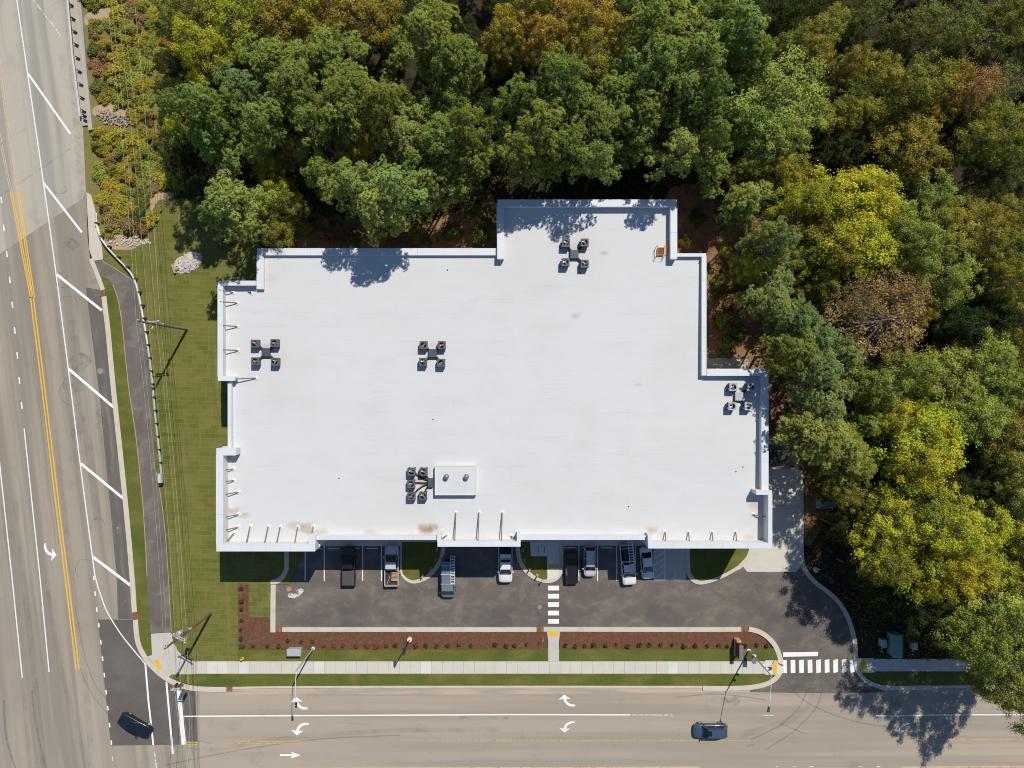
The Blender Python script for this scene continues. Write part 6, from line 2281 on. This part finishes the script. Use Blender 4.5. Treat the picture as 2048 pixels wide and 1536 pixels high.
NL = len(TREES)
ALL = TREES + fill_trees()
trees = []
rt = random.Random(23)
for i, row in enumerate(ALL):
    px, py, r, k = row[:4]
    tset, h, uh, colr, words = SPEC[k]
    if px > 1450 and py < 560 and k in 'VOKD':
        r *= 0.87
    elif px < 1450 and tset is PINES:
        r *= 0.90
    elif not (px > 1950 and py > 1200):
        r *= 0.94
    under = i >= NL
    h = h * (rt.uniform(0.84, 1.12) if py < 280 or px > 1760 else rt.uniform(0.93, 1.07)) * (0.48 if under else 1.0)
    if r < 45 and not under:
        h *= 0.86
    if k == 'D':
        h *= 0.9
    if 1700 < px < 1960 and py > 980 and k != 'D':
        h *= 1.12
    if 1000 < px < 1470 and py > 280:
        h *= 0.86
    if 1470 < px < 1760 and 500 < py < 960 and tset is PINES:
        h *= 0.80
    if len(row) > 4:
        h = row[4]
    zc = h * (0.86 if tset is PINES else 0.76)
    c = P(px, py, zc)
    rm = r * (H - zc) / F
    sxy = rm / 4.2 * (1.05 if tset is PINES else 1.0)
    sz = h / uh
    root = empty('pine_tree' if tset is PINES else 'broadleaf_tree', (c.x, c.y, 0))
    crown_me, trunk_me = tset[rt.randrange(len(tset))]
    a = rt.uniform(0, 6.28)
    root.rotation_euler = (0, 0, a)
    root.scale = (sxy, sxy, sz)
    link('trunk', trunk_me, root)
    cr = link('crown', crown_me, root)
    j = rt.uniform(0.86, 1.14)
    w_ = rt.uniform(-0.10, 0.10)
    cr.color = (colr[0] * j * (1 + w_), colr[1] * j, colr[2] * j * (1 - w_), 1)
    trees.append((px, py, k, root, words))


def tree_zone(x, y):
    if x < 1455:
        if y < 60:
            return 'touching the top edge of the photo'
        if y < 125:
            return 'in the second row below the photo top'
        if y < 190:
            return 'in the third row below the photo top'
        if y < 255:
            return 'in the fourth row below the photo top'
        if y < 320:
            return 'two rows above the building'
        return 'in the front row above the building'
    b_ = int(max(0, y) // 110)
    names = ['in the top band of the right-hand woods', 'in the second band of the right-hand woods', 'in the third band of the right-hand woods', 'in the fourth band of the right-hand woods', 'in the fifth band of the right-hand woods',
             'in the sixth band of the right-hand woods', 'right of the upper roof step', 'right of the roof edge condensers', 'right of the trash enclosure', 'right of the concrete apron', 'right of the driveway kerb', 'above the right-hand sidewalk', 'over the right end of the sidewalk', 'over the road at the right edge']
    return names[min(b_, len(names) - 1)]


by = {}
for tr in trees:
    by.setdefault((tree_zone(tr[0], tr[1]), tr[4]), []).append(tr)
for (zone, words), L in by.items():
    L.sort(key=lambda q: q[0])
    for i, tr in enumerate(L):
        lab = ('the only %s %s' % (words, zone)) if len(L) == 1 else ('%s %s from the left %s' % (ordinal(i), words, zone))
        tag(tr[3], lab, 'pine' if 'pine' in words else 'tree', 'trees of the surrounding woods')

# bushes on the embankment below the power lines ------------------------------------------------------------
rb = random.Random(31)
BC = {'green': (0.230, 0.265, 0.050), 'yellow-green': (0.330, 0.300, 0.040), 'olive-brown': (0.270, 0.215, 0.085), 'rusty': (0.270, 0.165, 0.075), 'dark green': (0.100, 0.130, 0.034)}
BW = ['green', 'green', 'green', 'yellow-green', 'olive-brown', 'olive-brown', 'yellow-green', 'green', 'yellow-green', 'dark green', 'green', 'yellow-green', 'green', 'olive-brown', 'green', 'yellow-green', 'green', 'rusty']
bl = [(222, 365, 32, 'yellow-green'), (200, 400, 26, 'yellow-green'), (245, 410, 34, 'yellow-green'), (225, 440, 28, 'olive-brown'), (280, 395, 28, 'dark green'), (275, 430, 26, 'dark green'), (255, 455, 24, 'olive-brown'),
      (345, 60, 28, 'green'), (300, 340, 30, 'green'), (330, 350, 34, 'yellow-green'), (350, 330, 30, 'green'), (240, 30, 24, 'yellow-green'), (182, 12, 18, 'green'), (260, 20, 26, 'olive-brown')]
for _ in range(4000):
    x, y = rb.uniform(176, 362), rb.uniform(-20, 482)
    if x < 170 + 0.09 * y + (6 if y < 260 else -4):
        continue
    if y > 440 and x > 290 or (y > 380 and x > 300):
        continue
    if (172 < x < 222 and 14 < y < 50) or (190 < x < 262 and 205 < y < 262) or (206 < x < 300 and 466 < y < 505):
        continue
    r = rb.uniform(15, 30)
    if any(math.hypot(x - a, y - b_) < 0.50 * (r + q) for a, b_, q, _k in bl):
        continue
    bl.append((x, y, r, rb.choice(BW)))
bl.sort(key=lambda q: q[1])
cnt = {}
for (x, y, r, kname) in bl:
    hgt = rb.uniform(0.6, 1.4)
    c = P(x, y, hgt * 0.5)
    rm = r * (H - hgt) / F
    me, st = BUSH[rb.randrange(len(BUSH))]
    o = empty('bush', (c.x, c.y, 0.02), rb.uniform(0, 6.28))
    o.scale = (rm, rm, hgt)
    f = link('foliage', me, o)
    link('stem', st, o)
    cc = BC[kname]
    j = rb.uniform(0.85, 1.15)
    f.color = (cc[0] * j, cc[1] * j, cc[2] * j, 1)
    band = min(int(max(0, y) // 80), 5)
    key = (kname, band)
    cnt.setdefault(key, []).append((x, o))
UB = [((566, 472, 24, 'olive-brown'), (600, 455, 26, 'green'), (655, 470, 20, 'rusty'), (705, 474, 22, 'dark green'), (770, 476, 20, 'yellow-green'), (830, 470, 24, 'green'), (865, 486, 16, 'yellow-green'), (905, 462, 26, 'dark green'), (950, 470, 24, 'green'), (972, 440, 20, 'olive-brown')),
      ((1452, 500, 22, 'yellow-green'), (1436, 560, 20, 'green'), (1440, 640, 22, 'green'), (1470, 600, 26, 'olive-brown'), (1480, 660, 24, 'dark green'), (1455, 690, 22, 'green'), (1520, 690, 26, 'olive-brown'), (1560, 760, 26, 'green'), (1575, 830, 24, 'olive-brown'), (1372, 480, 18, 'yellow-green'), (1392, 430, 24, 'dark green'), (1440, 440, 22, 'olive-brown'))]
for grp, where in zip(UB, ('counted from the left behind the long top wall', 'counted from the top beside the right-hand wall')):
    for i, (x, y, r, kname) in enumerate(grp):
        hgt = rb.uniform(1.2, 2.4)
        c = P(x, y, hgt * 0.5)
        rm = r * (H - hgt) / F
        me, st = BUSH[rb.randrange(len(BUSH))]
        o = empty('understorey_bush', (c.x, c.y, 0.0), rb.uniform(0, 6.28))
        o.scale = (rm, rm, hgt)
        f = link('foliage', me, o)
        link('stem', st, o)
        f.color = (*BC[kname], 1)
        tag(o, '%s understorey bush, %s, %s' % (ordinal(i), kname, where), 'bush', 'understorey bushes along the walls')
zones = ['beside the top of the bridge rail', 'beside the middle of the bridge rail', 'beside the lower end of the bridge rail', 'just below the bridge rail', 'between bridge rail and guardrail', 'beside the start of the guardrail']
for (kname, band), L in cnt.items():
    L.sort(key=lambda q: q[0])
    for i, (x, o) in enumerate(L):
        tag(o, ('the only %s bush %s' % (kname, zones[band])) if len(L) == 1 else '%s %s bush from the road %s' % (ordinal(i), kname, zones[band]), 'bush', 'bushes below the power lines')

# young shrubs in the mulch beds ------------------------------------------------------------------------------
SH = [(536, 1290, 0), (559, 1292, 0), (578, 1280, 0), (603, 1281, 0), (626, 1281, 0), (648, 1290, 1), (668, 1291, 1), (689, 1289, 1), (712, 1290, 1), (733, 1291, 1), (753, 1291, 1), (774, 1290, 1), (792, 1290, 0), (833, 1290, 1), (851, 1290, 0), (874, 1291, 0),
      (896, 1290, 0), (919, 1289, 0), (941, 1290, 0), (990, 1289, 0), (1011, 1289, 0), (1030, 1289, 0), (1053, 1288, 0), (509, 1291, 0)]
SE_ = [(1130, 1289, 2), (1151, 1292, 2), (1169, 1290, 2), (1189, 1289, 2), (1211, 1289, 0), (1232, 1288, 2), (1255, 1290, 2), (1278, 1290, 2), (1299, 1289, 2), (1321, 1289, 0), (1342, 1289, 2), (1366, 1290, 0), (1390, 1290, 0), (1413, 1291, 0), (1437, 1290, 0), (1453, 1292, 0), (1488, 1290, 0), (1513, 1289, 0), (1532, 1290, 0)]
SW_ = [(484, 1177, 0), (484, 1201, 0), (484, 1219, 0), (484, 1239, 0), (484, 1257, 0), (484, 1277, 0), (485, 1291, 0)]
SCOL = [(0.060, 0.085, 0.030), (0.190, 0.085, 0.045), (0.095, 0.085, 0.040)]
SWD = ['green', 'reddish-brown', 'brownish']
for lst, phrase, key in ((sorted(SH), 'from the left in the mulch left of the walkway', 0), (SE_, 'from the walkway in the right-hand mulch bed', 0), (SW_, 'from the top in the narrow left mulch strip', 1)):
    for i, (x, y, k) in enumerate(lst):
        c = P(x, y)
        me, st = BUSH[rb.randrange(len(BUSH))]
        o = empty('young_shrub', (c.x, c.y, 0.14), rb.uniform(0, 6.28))
        s = rb.uniform(0.34, 0.50)
        o.scale = (s * rb.uniform(0.8, 1.15), s, s * 1.15)
        f = link('foliage', me, o)
        link('stem', st, o)
        j = rb.uniform(0.85, 1.2)
        f.color = (SCOL[k][0] * j, SCOL[k][1] * j, SCOL[k][2] * j, 1)
        tag(o, '%s %s young shrub counted %s' % (ordinal(i), SWD[k], phrase), 'shrub', 'young shrubs in the mulch beds')


# rocks --------------------------------------------------------------------------------------------------------
def rock_pile(name, label, cx, cy, rx, ry, rot, n, size, mat, heap):
    b = MB()
    r = random.Random(n)
    for _ in range(n):
        a, q = r.uniform(0, 6.28), math.sqrt(r.random())
        u, v = rx * q * math.cos(a), ry * q * math.sin(a)
        c, s = math.cos(rot), math.sin(rot)
        p = P(cx + u * c - v * s, cy + u * s + v * c)
        sz = size * r.uniform(0.6, 1.5)
        z = 0.10 + heap * (1 - q * q) + sz * 0.2
        vs = []
        for k in range(8):
            sx, sy, sz_ = (1 if k & 1 else -1), (1 if k & 2 else -1), (1 if k & 4 else -1)
            vs.append((sx * sz * r.uniform(0.5, 1.0), sy * sz * r.uniform(0.4, 0.8), sz_ * sz * r.uniform(0.3, 0.6)))
        ra = r.uniform(0, 6.28)
        vs = [(p.x + x * math.cos(ra) - y * math.sin(ra), p.y + x * math.sin(ra) + y * math.cos(ra), z + zz) for x, y, zz in vs]
        b.add(vs, [(0, 2, 3, 1), (4, 5, 7, 6), (0, 1, 5, 4), (1, 3, 7, 5), (3, 2, 6, 7), (2, 0, 4, 6)])
    return tag(b.build(name, mat), label, 'rocks', kind='stuff')


rock_pile('riprap_rocks', 'pile of pale loose rocks on the lawn below the pines', 377, 526, 31, 18, -0.5, 520, 0.145, M['rock'], 0.3)
rock_pile('rubble', 'grey broken rubble on the embankment below the bridge rail end', 228, 238, 36, 15, 0.35, 120, 0.13, M['rubble'], 0.02)
rock_pile('rubble', 'scattered pale stones beside the sandy patch at the guardrail bend', 258, 482, 44, 10, 0.1, 90, 0.12, M['rock'], 0.0)
b = MB()
pp = P(352, 538)
b.tube([(pp.x, pp.y - 0.1, 0.25), (pp.x + 0.6, pp.y + 0.05, 0.3)], 0.32, 12)
b.box((pp.x - 0.15, pp.y - 0.05, 0.28), (0.25, 1.3, 0.5), 0.35)
tag(b.build('culvert_end', M['sand']), 'small tan pipe outlet at the edge of the rock pile', 'pipe')

# undergrowth on the forest floor -----------------------------------------------------------------------------
n = 42000
reg = [(330, 1000, 330, 500), (1000, 1420, 330, 420), (1420, 1660, 380, 880), (1600, 1800, 940, 1300), (1700, 2060, 1150, 1318)]
w = np.array([1.1, 0.7, 1.5, 0.9, 0.8])
idx = NR.choice(len(reg), n, p=w / w.sum())
px = np.array([NR.uniform(reg[k][0], reg[k][1]) for k in idx])
py = np.array([NR.uniform(reg[k][2], reg[k][3]) for k in idx])
dens = np.sin(px * 0.061 + 1.3) * np.sin(py * 0.073 + 0.4) + np.sin(px * 0.023 + py * 0.031) + NR.normal(0, 0.5, n)
keep = dens > -0.1
keep &= ~((px > 505) & (px < 995) & (py > 485)) & ~((px < 520) & (py > 470) & (py > 0.7 * (px - 330) + 430)) & ~((px > 980) & (px < 1425) & (py > 388) & (py < 900)) & ~((px < 420) & (py > 395)) & ~((px < 345))
keep &= ~((px > 1405) & (px < 1500) & (py > 715)) & ~((px < 1612) & (py > 872)) & ~((px < 1720) & (py > 1100) & (px - 1604 < 0.9 * (py - 1120))) & ~((px < 1545) & (py > 730))
px, py = px[keep], py[keep]
k_ = H / F
C = np.stack([(px - 1024) * k_, (768 - py) * k_, NR.uniform(0.05, 0.9, len(px)) ** 1.5], 1)
m_ = len(C)
TI = np.stack([NR.uniform(0.6, 1.3, m_), NR.random(m_), np.zeros(m_)], 1)
me = quads_mesh('undergrowth', C, rand_dirs(m_, 0.9), NR.normal(size=(m_, 3)), NR.uniform(0.2, 0.42, m_), NR.uniform(0.14, 0.28, m_), TI, M['leaf'], 0.2)
ug = link('undergrowth', me)
ug.color = (0.15, 0.115, 0.04, 1)
tag(ug, 'low leafy undergrowth and fallen leaves on the woodland floor', 'undergrowth', kind='stuff')
